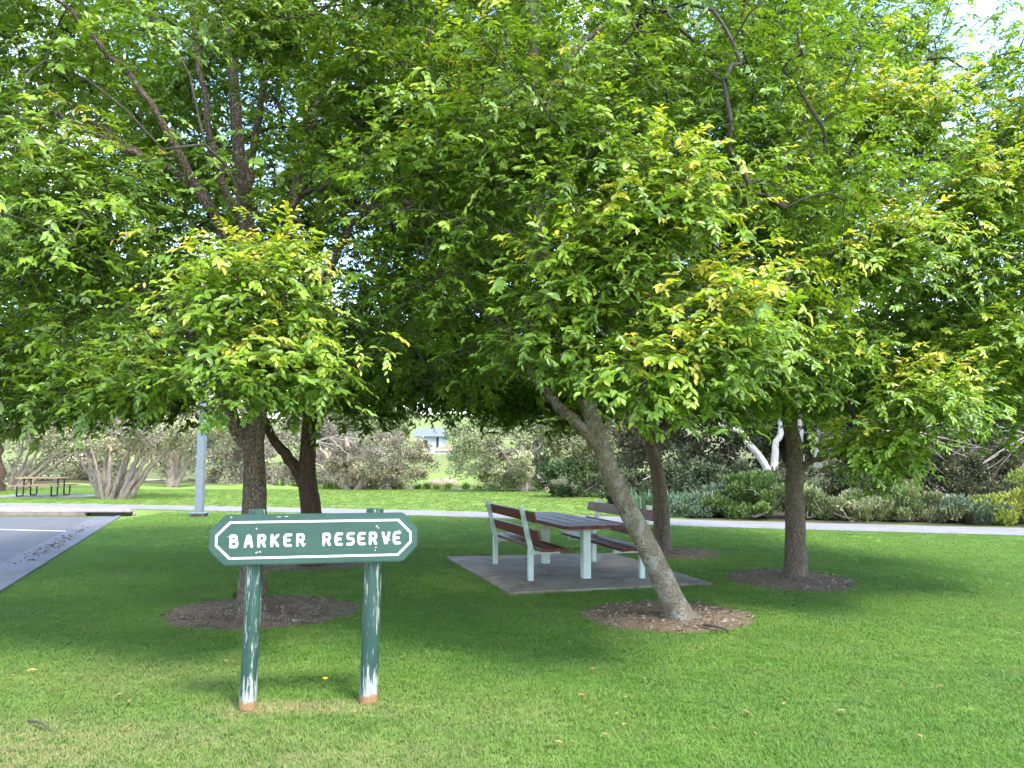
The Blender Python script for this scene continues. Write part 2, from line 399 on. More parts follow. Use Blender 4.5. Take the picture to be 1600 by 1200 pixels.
fl_ = np.maximum(sstep(0.6, 1.5, Y - py_) * sstep(3.2, 5.0, X + 0.0 * Y - 0.16 * (Y - 20)), sstep(3.5, 5.5, np.abs(Y - creek_c(X) - 6.5) * -1 + 10) * (1 - gap) * (Y > 40))
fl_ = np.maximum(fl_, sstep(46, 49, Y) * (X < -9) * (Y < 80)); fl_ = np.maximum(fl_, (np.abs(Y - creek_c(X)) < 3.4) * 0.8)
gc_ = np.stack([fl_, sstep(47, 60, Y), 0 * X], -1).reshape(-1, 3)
ground = link('ground', arr_mesh('ground', np.stack([X, Y, Z], -1).reshape(-1, 3), F, True, gc_), M['lawn']); tag(ground, 'green mown lawn and rising meadow', None, None, 'structure')

def sheet(name, pts, z, m, kind='structure', thick=0.0, parent=None, jitter=0.0):
    bm = bmesh.new(); vs = [bm.verts.new((p[0], p[1], z)) for p in pts]; f = bm.faces.new(vs)
    if f.normal.z < 0: bmesh.ops.reverse_faces(bm, faces=[f])
    bm.normal_update()
    if bm.faces[:][0].normal.z < 0: bmesh.ops.reverse_faces(bm, faces=bm.faces[:])
    if thick:
        r = bmesh.ops.extrude_face_region(bm, geom=bm.faces[:]); 
        for v in [g for g in r['geom'] if isinstance(g, bmesh.types.BMVert)]: v.co.z -= thick
        bmesh.ops.recalc_face_normals(bm, faces=bm.faces[:])
    o = obj(name, bm, m, parent)
    if kind and parent is None: o['kind'] = kind
    return o
# water
wx = np.linspace(-60, 60, 61)
Vw = []; 
for x in wx: c = float(creek_c(np.array(x))); Vw += [(x, c - 3.6, -0.22), (x, c + 3.6, -0.22)]
Fw = [[2 * k, 2 * k + 2, 2 * k + 3, 2 * k + 1] for k in range(len(wx) - 1)]
water = link('water', arr_mesh('water', np.array(Vw), np.array(Fw)), M['water']); tag(water, 'still creek water beyond the lawn', None, None, 'structure')
# footpath: centre line from where it meets the lawn
pc = [G(-420, 784), G(0, 789.3), G(250, 793.3), G(700, 803), G(1050, 816.5), G(1330, 824.5), G(1620, 832)]; pc.append(pc[-1] + (pc[-1] - pc[-2]) * 2.5); pc.insert(0, pc[0] + (pc[0] - pc[1]) * 2)
cp = curve_pts(pc, 90); Tn = np.gradient(cp, axis=0); Tn /= np.linalg.norm(Tn, axis=1)[:, None]; Nn = np.stack([-Tn[:, 1], Tn[:, 0], 0 * Tn[:, 0]], -1)
hw = 0.95
Vp = np.empty((len(cp) * 2, 3)); Vp[0::2] = cp - Nn * hw; Vp[1::2] = cp + Nn * hw; Vp[:, 2] = 0.012
Fp = [[2 * k, 2 * k + 2, 2 * k + 3, 2 * k + 1] for k in range(len(cp) - 1)]
path = link('path', arr_mesh('path', Vp, np.array(Fp)), M['path']); tag(path, 'pale concrete footpath curving across the lawn', None, None, 'structure')

# car park: kerb line runs from the corner by the gravel bed towards the camera on the left
kA = G(188, 807); kB = G(0, 925); kd = (kB - kA).normalized()
kC = kB + kd * 16; kn = Vector((-kd.y, kd.x, 0)); kn = kn if kn.x < 0 else -kn      # points into the road
gw = 0.62
far_dir = (G(-300, 812) - G(150, 812)).normalized()
kF = kA + far_dir * 45
road = sheet('road', [kA + kn * gw, kC + kn * gw, kC + kn * 30, kF], 0.006, M['asphalt']); tag(road, 'grey asphalt car park')
gut = sheet('gutter', [kA, kC, kC + kn * gw, kA + kn * gw - kd * 0.0], 0.012, M['gutter']); tag(gut, 'flush concrete gutter strip beside the asphalt')
edge = sheet('kerb_edge', [kA - kn * 0.02, kC - kn * 0.02, kC + kn * 0.13, kA + kn * 0.10], 0.030, M['gutter'], thick=0.05); tag(edge, 'pale concrete edge strip between gutter and grass')
def bay_line(u0, v0, u1, v1, w):
    a, b = G(u0, v0), G(u1, v1); d = (b - a).normalized(); n = Vector((-d.y, d.x, 0)) * w / 2; a = a - d * 8
    return sheet('bay_line', [a - n, b - n, b + n, a + n], 0.0105, M['linepaint'])
tag(bay_line(0, 828, 124, 831, 0.10), 'white painted bay line'); tag(bay_line(-40, 899, 4, 897.5, 0.10), 'short white painted bay line')
# raised kerb with gravel bed behind it
bm = bmesh.new()
kw = 0.16; nf = Vector((-far_dir.y, far_dir.x, 0)); nf = nf if nf.y > 0 else -nf
a0 = kA - far_dir * 0.35
for (s0, s1) in ((0.95 + 0.35, 46),):
    p = [a0 + far_dir * s0, a0 + far_dir * s1, a0 + far_dir * s1 + nf * kw, a0 + far_dir * s0 + nf * kw]
    lo = [bm.verts.new((q.x, q.y, 0)) for q in p]; hi = [bm.verts.new((q.x, q.y, 0.13)) for q in p]
    bm.faces.new(hi); bm.faces.new(lo[::-1])
    for k in range(4): bm.faces.new((lo[k], lo[(k + 1) % 4], hi[(k + 1) % 4], hi[k]))
bmesh.ops.recalc_face_normals(bm, faces=bm.faces[:])
bmesh.ops.bevel(bm, geom=[e for e in bm.edges], offset=0.02, segments=2, affect='EDGES')
tag(obj('kerb', bm, M['kerbconc']), 'raised brown concrete kerb', None, None, 'structure')
# drain mouth
dr = empty('drain', (a0 + far_dir * 0.7 + nf * 0.08)); tag(dr, 'dark kerb drain opening at the car park corner', 'drain')
bm = bmesh.new(); box(bm, 0, 0, 0.125, 1.25, 0.2, 0.03, 0.008); o = obj('lid', bm, M['kerbconc'], dr)
bm = bmesh.new(); box(bm, 0, 0.08, 0.055, 1.2, 0.04, 0.11); o2 = obj('mouth', bm, M['black'], dr)
dr.rotation_euler = (0, 0, math.atan2(-far_dir.y, -far_dir.x))
gl = [a0 + nf * (kw - 0.01), a0 + far_dir * 46 + nf * (kw - 0.01), a0 + far_dir * 46 + nf * 3.0, a0 + far_dir * 5 + nf * 2.9, a0 + far_dir * 1.2 + nf * 2.2]
chips = sheet('gravel_bed', gl, 0.07, M['chips'], thick=0.08); tag(chips, 'pinkish gravel bed behind the kerb', None, None, 'structure')

# ------------------------------------------------------------------ tree soil rings
def soil_ring(u0, u1, v0, v1, seed):
    a = G((u0 + u1) / 2, v1); b = G((u0 + u1) / 2, v0); c = (a + b) / 2
    rx = (G(u1, (v0 + v1) / 2) - G(u0, (v0 + v1) / 2)).length / 2; ry = (b - a).length / 2
    pts = []
    for k in range(64):
        t = k / 64 * 2 * math.pi; q = 1 + 0.10 * noise.noise(Vector((math.cos(t) * 2.2 + seed, math.sin(t) * 2.2, 0))) + 0.05 * noise.noise(Vector((math.cos(t) * 9 + seed, math.sin(t) * 9, 3)))
        pts.append((c.x + rx * q * math.cos(t), c.y + ry * q * math.sin(t)))
    # slightly mounded disc
    V = [(c.x, c.y, 0.035)]; F4 = []; K = 64
    for f, z in ((0.5, 0.03), (0.85, 0.016), (1.0, 0.005)):
        for (x, y) in pts: V.append((c.x + (x - c.x) * f, c.y + (y - c.y) * f, z + 0.006 * noise.noise(Vector((x * f * 5, y * f * 5, seed)))))
    tri = [[0, 1 + k, 1 + (k + 1) % K, 1 + (k + 1) % K] for k in range(K)]
    bm = bmesh.new(); vs = [bm.verts.new(v) for v in V]
    for k in range(K):
        bm.faces.new((vs[0], vs[1 + k], vs[1 + (k + 1) % K]))
        for r_ in range(2): bm.faces.new((vs[1 + r_ * K + k], vs[1 + (r_ + 1) * K + k], vs[1 + (r_ + 1) * K + (k + 1) % K], vs[1 + r_ * K + (k + 1) % K]))
    o = obj('soil', bm, M['soil'], smooth=True); tag(o, 'bare brown soil ring', None, None, 'structure')
    return c, rx, ry
RINGS = [soil_ring(258, 562, 932, 985, 1), soil_ring(385, 580, 872, 893, 2), soil_ring(905, 1178, 940, 990, 3), soil_ring(985, 1125, 856, 874, 4), soil_ring(1138, 1332, 890, 925, 5)]

# ------------------------------------------------------------------ elm trees
def leaves_mesh(P, D, N, L, Wd, C, acc, simple=False):
    """P base, D axis, N normal (n,3); L, Wd (n,)"""
    D = D / (np.linalg.norm(D, axis=1)[:, None] + 1e-9)
    Sd = np.cross(D, N); Sd /= np.linalg.norm(Sd, axis=1)[:, None] + 1e-9
    U = np.cross(Sd, D)
    L = L[:, None]; Wd = Wd[:, None]
    n = len(P); tip = P + D * L - U * L * 0.14
    if simple:
        l = P + D * L * 0.45 + Sd * Wd * 0.55 + U * Wd * 0.15; r = P + D * L * 0.45 - Sd * Wd * 0.55 + U * Wd * 0.15
        acc.add(np.stack([P, l, tip, r], 1).reshape(-1, 3), np.concatenate([np.arange(n)[:, None] * 4 + np.array([[0, 2, 1]]), np.arange(n)[:, None] * 4 + np.array([[0, 3, 2]])], 0), np.repeat(C, 4, 0)); return
    l1 = P + D * L * 0.28 + Sd * Wd * 0.44 + U * Wd * 0.13; r1 = P + D * L * 0.28 - Sd * Wd * 0.44 + U * Wd * 0.13
    l2 = P + D * L * 0.66 + Sd * Wd * 0.42 + U * Wd * 0.06; r2 = P + D * L * 0.66 - Sd * Wd * 0.42 + U * Wd * 0.06
    b = np.arange(n)[:, None] * 6
    acc.add(np.stack([P, l1, l2, tip, r2, r1], 1).reshape(-1, 3), np.concatenate([b + np.array([[0, 3, 2]]), b + np.array([[0, 2, 1]]), b + np.array([[0, 5, 4]]), b + np.array([[0, 4, 3]])], 0), np.repeat(C, 6, 0))

def elm(name, label, group, ctrl_list, rads, crown, nclump, bark, leaf=0.062, extra=(), flush=0.25, seed=1, zlow=2.0, per=15, lumpy=0.055, flute=0.0, roots=(), simple=False, holes=()):
    """ctrl_list[0] = trunk polyline (world), others = limbs starting on it; crown = (cx,cy,cz,rx,ry,rz); extra boughs = (centre, radii, n, flush)"""
    rg = np.random.default_rng(seed)
    base = Vector(ctrl_list[0][0]); root = empty(name, (base.x, base.y, 0)); tag(root, label, 'tree', group)
    off = np.array([base.x, base.y, 0.0])
    wood = Acc(); nodes = []; tipr = []
    for k, (ct, (r0, r1)) in enumerate(zip(ctrl_list, rads)):
        n = 96 if k == 0 else 26
        p = curve_pts(ct, 400); t = np.linspace(0, 1, n) ** (1.5 if k == 0 else 1); p = p[np.round(t * 399).astype(int)]; r = r0 + (r1 - r0) * t ** 0.9
        if k: p[1:-1] += rg.normal(0, 0.012, (n - 2, 3))
        if k == 0: r = r * (1 + 0.55 * np.exp(-t * np.linalg.norm(p[-1] - p[0]) / 0.16))
        V, F_ = sweep(p - off, r, 34 if k == 0 else 12, lumpy, seed * 3.1 + k, lumpscale=11 if k == 0 else 6, flute=flute if k == 0 else 0); wood.add(V, F_)
        for q, rr in zip(p[(n // 3 if k == 0 else 2)::2], r[(n // 3 if k == 0 else 2)::2]): nodes.append(q); tipr.append(rr)
    for rt in roots:
        p = curve_pts(rt, 14); V, F_ = sweep(p - off, np.linspace(0.06, 0.012, 14), 8, 0.2, seed); wood.add(V, F_)
    tk = link('trunk', wood.mesh('trunk', True), bark, root)
    # clump centres through the crown volume
    cx, cy, cz, rx, ry, rz = crown
    C = []; fl = []
    while len(C) < nclump:
        d = rg.normal(size=3); d /= np.linalg.norm(d); rad = rg.uniform(0.25, 1) ** 0.42
        # boxier than an ellipsoid, so the skirt hangs near the edge
        k = (abs(d[0]) ** 2.6 + abs(d[1]) ** 2.6 + abs(d[2]) ** 2.6) ** (-1 / 2.6)
        q = np.array([cx, cy, cz]) + d * k * rad * np.array([rx, ry, rz])
        lump = noise.noise(Vector(q * 0.75) + Vector((seed * 5.0, 0, 0)))
        if lump < -0.12 and rg.random() < 0.75: continue
        hd = math.hypot((q[0] - cx) / rx, (q[1] - cy) / ry)
        if q[2] < zlow + 0.45 * max(0, 1 - hd): continue
        if q[1] < 2.9: continue
        if any(np.linalg.norm(q - np.array(h_)) < r_ for h_, r_ in holes) and rg.random() < .88: continue
        C.append(q); fl.append(flush * (0.25 + 0.9 * max(0, rad - 0.45) / 0.55) * (0.4 + 1.2 * max(0, noise.noise(Vector(q * 1.1)) + 0.35)))  # young growth on the outside; low inner flush also paints crown shade
    for (c, rr, n, f) in extra:
        c = np.array(c); rr = np.array(rr)
        for _ in range(n):
            d = rg.normal(size=3); d /= np.linalg.norm(d); d *= rg.uniform(0.1, 1) ** 0.4
            C.append(c + d * rr); fl.append(f * rg.uniform(0.5, 1.2) * (1 + 0.5 * d[2]))
    C = np.array(C); fl = np.clip(np.array(fl), 0, 1)
    # branches: connect each clump to the closest wood already there, thickest first
    N = np.array(nodes); nr = list(tipr); polys = []; load = []
    order = np.argsort(np.min(np.linalg.norm(C[:, None, :] - N[None, :, :], axis=2), axis=1))
    par = [-1] * len(N); NL = [tuple(x) for x in N]; buf = np.zeros((len(N) + len(C) * 6, 3)); buf[:len(N)] = N; cnt = len(N); dep = np.zeros(len(buf))
    parent = np.full(len(buf), -1); tips = np.zeros(len(buf)); outd = np.zeros((len(C), 3))
    for ci in order:
        q = C[ci]; dv = q - buf[:cnt]; dist = np.linalg.norm(dv, axis=1)
        cost = dist + 0.35 * np.maximum(0, buf[:cnt, 2] - q[2]) + 0.06 * dep[:cnt] + np.where(dist < 0.12, 5, 0)
        k = int(np.argmin(cost)); a = buf[k]; dd = dist[k]
        m = 3 if dd < 0.6 else 4 if dd < 1.4 else 6
        bend = np.array([0, 0, 0.14 * dd]) + rg.normal(0, 0.07 * dd, 3)
        line = [a]; prev = k
        for s_ in range(1, m):
            t = s_ / (m - 1); pt = a + (q - a) * t + bend * math.sin(math.pi * t) + (rg.normal(0, 0.02, 3) if s_ < m - 1 else 0)
            buf[cnt] = pt; parent[cnt] = prev; dep[cnt] = dep[k] + 1; prev = cnt; line.append(pt); cnt += 1
        polys.append((k, list(range(cnt - (m - 1), cnt)))); tips[prev] += 1
        w = line[-1] - line[-2]; w = w / (np.linalg.norm(w) + 1e-9)
        hor = np.array([q[0] - cx, q[1] - cy, 0]); hor /= np.linalg.norm(hor) + 1e-9
        o_ = 0.5 * w + 0.8 * hor + rg.normal(0, 0.3, 3); o_[2] = o_[2] * 0.5 + 0.02; outd[ci] = o_ / np.linalg.norm(o_)
    for k in range(cnt - 1, len(N) - 1, -1):
        if parent[k] >= 0: tips[parent[k]] += tips[k]
    br = Acc()
    for k, ids in polys:
        pts = np.vstack([buf[k][None, :], buf[ids]]); rr = np.array([tips[i] for i in ids]); rr = 0.0052 * np.maximum(rr, 1) ** 0.42
        cap_ = tipr[k] * 0.8 if k < len(N) else 1
        rr = np.minimum(np.concatenate([[rr[0] * 1.15], rr]), cap_)
        V, F_ = sweep(pts - off, rr, 5 if rr[0] < 0.02 else 8); br.add(V, F_)
    # leafy shoots
    ns = len(C) * per; ci = np.repeat(np.arange(len(C)), per)
    O = outd[ci]; side = np.cross(O, np.array([0, 0, 1.0])); side /= np.linalg.norm(side, axis=1)[:, None] + 1e-9
    ang = rg.normal(0, 1.1, ns); el = rg.normal(0.15, 0.5, ns)
    D0 = O * np.cos(ang)[:, None] + side * np.sin(ang)[:, None]; D0[:, 2] += el; D0 /= np.linalg.norm(D0, axis=1)[:, None]
    st = C[ci] - O * rg.uniform(-.12, 0.25, ns)[:, None] + rg.normal(0, 0.17, (ns, 3)) * np.array([1, 1, .75])
    ln = rg.uniform(0.14, 0.36, ns); droop = rg.uniform(0.1, 0.6, ns)
    nl = 11; tt = (np.arange(nl) + 0.6) / nl
    def at(t):   # t (k,) -> (ns,k,3)
        return st[:, None, :] + D0[:, None, :] * (ln[:, None] * t[None, :])[..., None] - np.array([0, 0, 1.0]) * (droop[:, None] * ln[:, None] * (t[None, :] ** 2) * 0.75)[..., None]
    P = at(tt); Tg = D0[:, None, :] - np.array([0, 0, 1.0]) * (droop[:, None] * 1.5 * tt[None, :])[..., None]; Tg /= np.linalg.norm(Tg, axis=2)[..., None]
    up = np.array([0, 0, 1.0]); sd = np.cross(Tg, up); sd /= np.linalg.norm(sd, axis=2)[..., None] + 1e-9
    sg = np.where(np.arange(nl) % 2 == 0, 1.0, -1.0)[None, :, None]
    last = (np.arange(nl) == nl - 1)[None, :, None]
    LD = Tg * 0.85 + sd * sg * np.where(last, 0.0, 0.72) + rg.normal(0, 0.26, P.shape); LD[..., 2] -= 0.16
    NN = np.cross(sd, Tg) + 0.75 * (O * np.array([1, 1, 0]))[:, None, :] + rg.normal(0, 0.32, P.shape); NN *= np.sign(NN[..., 2:3] + 1e-6)
    L = leaf * rg.uniform(0.78, 1.38, ns)[:, None] * rg.uniform(0.72, 1.2, P.shape[:2]) * (0.74 + 0.4 * np.sin(math.pi * np.clip(tt, 0, 1)))[None, :]
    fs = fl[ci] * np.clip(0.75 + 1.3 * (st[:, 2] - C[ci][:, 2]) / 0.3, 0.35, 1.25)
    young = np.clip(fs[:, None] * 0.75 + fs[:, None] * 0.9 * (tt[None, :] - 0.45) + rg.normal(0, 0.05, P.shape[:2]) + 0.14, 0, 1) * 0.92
    c0 = np.array([0.046, 0.104, 0.015]); c1 = np.array([0.185, 0.310, 0.030]); c2 = np.array([0.34, 0.45, 0.040]); c3 = np.array([0.60, 0.46, 0.07])  # c0: old leaf green, darkened further as painted shade for inner and back foliage
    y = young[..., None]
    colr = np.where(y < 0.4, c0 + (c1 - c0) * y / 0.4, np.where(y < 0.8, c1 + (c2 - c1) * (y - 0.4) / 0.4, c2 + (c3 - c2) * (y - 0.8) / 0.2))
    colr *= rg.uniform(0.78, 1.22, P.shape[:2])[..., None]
    keep = rg.random(P.shape[:2]) > 0.10
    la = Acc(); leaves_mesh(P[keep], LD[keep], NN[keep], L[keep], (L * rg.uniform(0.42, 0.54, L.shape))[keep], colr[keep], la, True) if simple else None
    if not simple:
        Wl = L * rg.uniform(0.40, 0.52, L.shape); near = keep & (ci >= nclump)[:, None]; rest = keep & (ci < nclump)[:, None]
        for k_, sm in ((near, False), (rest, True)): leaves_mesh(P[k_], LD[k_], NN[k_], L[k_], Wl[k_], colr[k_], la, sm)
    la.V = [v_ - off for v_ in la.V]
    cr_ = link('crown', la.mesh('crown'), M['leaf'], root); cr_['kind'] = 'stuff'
    # shoot stems: three-sided slivers
    q0 = at(np.array([0.0, 1.0])); a_ = np.cross(D0, rg.normal(size=(ns, 3))); a_ /= np.linalg.norm(a_, axis=1)[:, None] + 1e-9
    V = np.stack([q0[:, 0] - a_ * .0035, q0[:, 0] + a_ * .0035, q0[:, 1] + a_ * .0012, q0[:, 1] - a_ * .0012], 1).reshape(-1, 3) - off
    br.add(V, np.arange(ns * 4).reshape(-1, 4))
    b2 = link('branches', br.mesh('branches', True), M['twig'], root); b2['kind'] = 'stuff'
    return root

ga = G(393, 962); gb = G(487, 885); gc = G(1065, 969); gd = G(1035, 862); ge = G(1243, 905)
GR = 'shade trees on the lawn'
elm('elm_tree', 'spreading green tree with grey plated trunk standing behind the sign', GR,
    [[(ga.x, ga.y, -0.05), W(396, 850, ga.y), W(398, 760, ga.y), W(397, 690, ga.y), W(405, 600, ga.y + .1), W(395, 420, ga.y + .1), W(370, 200, ga.y), W(355, -60, ga.y)],
     [W(392, 700, ga.y), W(365, 660, ga.y), W(325, 560, ga.y - .2), W(250, 470, ga.y - .5), W(120, 380, ga.y - .9)],
     [W(400, 560, ga.y), W(440, 420, ga.y + .4), W(470, 250, ga.y + .6), W(520, 90, ga.y + .8)],
     [W(398, 450, ga.y), W(310, 300, ga.y - .3), W(200, 230, ga.y - .4), W(60, 130, ga.y - .5)],
     [W(398, 600, ga.y), W(480, 500, ga.y - .3), W(560, 340, ga.y - .6), W(690, 330, ga.y - .5)],
     [W(392, 380, ga.y), W(340, 260, ga.y - .2), W(315, 120, ga.y - .3), W(290, -40, ga.y - .4)],
     [W(385, 320, ga.y), W(400, 200, ga.y - .3), W(420, 80, ga.y - .5), W(440, -40, ga.y - .6)],
     [W(330, 330, ga.y - .3), W(240, 170, ga.y - .6), W(150, 60, ga.y - .8), W(70, -20, ga.y - .9)],
     [W(260, 265, ga.y - .4), W(150, 210, ga.y - .7), W(60, 165, ga.y - .9), W(-40, 110, ga.y - 1.0)]],
    [(0.145, 0.05), (0.085, 0.03), (0.075, 0.025), (0.06, 0.02), (0.06, 0.02), (0.05, 0.018), (0.05, 0.018), (0.045, 0.016), (0.04, 0.014)],
    (ga.x - .35, ga.y - .25, 5.0, 3.5, 3.0, 3.5), 720, M['bark_grey'], 0.058,
    extra=[(W(400, 470, 5.6), (.5, .45, .5), 42, .62), (W(420, 575, 5.5), (.42, .35, .20), 26, .75), (W(180, 590, 6.0), (.55, .4, .2), 20, .55),
           (W(60, 400, 6.2), (.6, .5, .4), 30, .6), (W(120, 290, 6.0), (.6, .5, .35), 30, .55), (W(360, 30, 6.3), (.8, .5, .3), 22, .6), (W(640, 130, 6.4), (.8, .5, .5), 30, .6), (W(40, 90, 7.5), (1.0, .7, .8), 40, .35), (W(20, 560, 7.6), (.8, .6, .5), 36, .3)],
    flush=.42, seed=3, zlow=2.15, holes=[(W(330, 200, 6.2), 1.1), (W(200, 120, 6.6), 1.0), (W(300, 230, 8.0), 1.1), (W(610, 370, 6.8), .8), (W(120, 90, 7.2), .8)],
    roots=[[(ga.x, ga.y - .05, .06), (ga.x - .3, ga.y - .2, .05), (ga.x - .62, ga.y - .26, .03)], [(ga.x + .05, ga.y - .1, .05), (ga.x + .35, ga.y - .36, .04), (ga.x + .75, ga.y - .42, .02)]])
elm('elm_tree', 'dark forked tree rising behind the sign board', GR,
    [[(gb.x, gb.y, -0.05), W(486, 800, gb.y), W(480, 745, gb.y), W(482, 690, gb.y), W(490, 560, gb.y), W(500, 350, gb.y), W(540, 150, gb.y), W(560, 20, gb.y)],
     [W(478, 760, gb.y), W(452, 715, gb.y), W(425, 680, gb.y), W(380, 580, gb.y), W(300, 470, gb.y)],
     [W(485, 600, gb.y), W(560, 480, gb.y + .2), W(640, 420, gb.y + .2), W(720, 400, gb.y + .3)]],
    [(0.17, 0.05), (0.10, 0.04), (0.07, 0.03)],
    (gb.x + .3, gb.y + .3, 5.5, 5.0, 3.4, 4.1), 1050, M['bark_dark'], 0.080, flush=.2, seed=5, zlow=2.15, simple=True,
    extra=[(W(40, 605, 10.4), (1.2, 1.0, .5), 60, .15), (W(180, 605, 10.6), (1.2, 1.0, .45), 60, .12), (W(570, 590, 10.8), (1.1, .9, .45), 50, .12), (W(720, 600, 11.3), (1.1, .9, .4), 50, .12), (W(80, 430, 11), (1.3, 1.0, .9), 50, .15)])
elm('elm_tree', 'leaning tree with lichen spotted trunk in front of the picnic benches', GR,
    [[(gc.x + .02, gc.y, -0.05), W(1045, 925, gc.y), W(1012, 855, gc.y), W(968, 770, gc.y), W(940, 700, gc.y), W(915, 620, gc.y), W(880, 520, gc.y), W(845, 380, gc.y), W(835, 180, gc.y), W(830, -60, gc.y)],
     [W(938, 695, gc.y), W(890, 652, gc.y), W(850, 610, gc.y + .2), W(790, 520, gc.y + .3), W(700, 440, gc.y + .3)],
     [W(915, 620, gc.y), W(980, 520, gc.y - .5), W(1040, 420, gc.y - 1.0), W(1070, 300, gc.y - 1.4)],
     [W(860, 440, gc.y), W(800, 370, gc.y), W(660, 320, gc.y), W(540, 330, gc.y)],
     [W(838, 200, gc.y), W(900, 80, gc.y), W(990, 10, gc.y)]],
    [(0.128, 0.05), (0.072, 0.025), (0.06, 0.02), (0.06, 0.02), (0.05, 0.02)],
    (.55, gc.y - .1, 5.0, 3.1, 2.7, 3.2), 640, M['bark_lichen'], 0.058,
    extra=[(W(1050, 310, 5.5), (.22, .25, .35), 22, .85), (W(1140, 510, 5.4), (.26, .3, .35), 28, .82), (W(1040, 590, 5.4), (.28, .3, .2), 20, .75), (W(930, 400, 5.6), (.4, .35, .3), 26, .7),
           (W(900, 520, 5.8), (.4, .35, .35), 26, .5), (W(900, 200, 6.0), (.6, .5, .5), 30, .6), (W(730, 250, 6.0), (.6, .5, .5), 24, .6)],
    flush=.45, seed=8, zlow=2.1, holes=[(W(820, 120, 6.6), .75), (W(800, 330, 7.0), .6), (W(610, 370, 7.4), .8)])
elm('elm_tree', 'brown fluted tree standing just behind the partly hidden bench', GR,
    [[(gd.x, gd.y, -0.05), W(1034, 800, gd.y), W(1028, 740, gd.y), W(1016, 690, gd.y), W(1000, 600, gd.y), W(990, 420, gd.y), W(1000, 200, gd.y)],
     [W(1020, 700, gd.y), W(1060, 620, gd.y), W(1110, 520, gd.y), W(1150, 380, gd.y)]],
    [(0.155, 0.05), (0.08, 0.03)],
    (gd.x - .2, gd.y + .2, 5.6, 4.7, 3.2, 4.3), 920, M['bark_brown'], 0.084, flush=.25, seed=12, zlow=2.1, flute=.10, simple=True,
    extra=[(W(840, 620, 12.6), (1.3, 1.0, .5), 50, .15), (W(1130, 600, 12.8), (1.3, 1.0, .5), 50, .2)])
elm('elm_tree', 'straight trunked tree standing alone on the open lawn away from the benches', GR,
    [[(ge.x, ge.y, -0.05), W(1243, 840, ge.y), W(1241, 760, ge.y), W(1242, 700, ge.y), W(1232, 650, ge.y), W(1225, 520, ge.y), W(1235, 330, ge.y), W(1260, 100, ge.y)],
     [W(1245, 738, ge.y), W(1268, 722, ge.y - .1), W(1305, 702, ge.y - .2), W(1360, 660, ge.y - .3), W(1440, 610, ge.y - .4)],
     [W(1232, 640, ge.y), W(1290, 520, ge.y - .4), W(1370, 400, ge.y - .8), W(1420, 250, ge.y - 1)],
     [W(1226, 540, ge.y), W(1160, 430, ge.y - .2), W(1110, 300, ge.y - .4), W(1090, 150, ge.y - .4)]],
    [(0.150, 0.05), (0.045, 0.018), (0.07, 0.02), (0.06, 0.02)],
    (ge.x + .75, ge.y - .35, 5.0, 3.5, 2.9, 3.5), 780, M['bark_brown'], 0.062,
    extra=[(W(1370, 380, 7.2), (.5, .4, .4), 34, .85), (W(1400, 180, 7.4), (.6, .4, .3), 26, .95), (W(1250, 575, 7.4), (.5, .4, .3), 26, .6), (W(1450, 620, 7.6), (.45, .4, .25), 24, .75),
           (W(1530, 330, 7.8), (.6, .5, .5), 34, .8), (W(1550, 540, 8.0), (.5, .5, .5), 30, .6), (W(1200, 330, 7.2), (.5, .4, .5), 26, .6), (W(1370, 700, 8.0), (.35, .4, .2), 20, .5), (W(1580, 270, 8.6), (.8, .7, .7), 44, .6), (W(1590, 620, 8.8), (.7, .7, .4), 36, .5), (W(1300, 610, 9.4), (.9, .6, .3), 36, .3), (W(1450, 520, 9.6), (1.1, .8, .8), 60, .3), (W(1560, 430, 10), (1.0, .8, .8), 44, .3)],
    flush=.50, seed=17, zlow=2.2, holes=[(W(1585, 10, 8.6), 1.1), (W(1560, 10, 10.5), 1.2)])

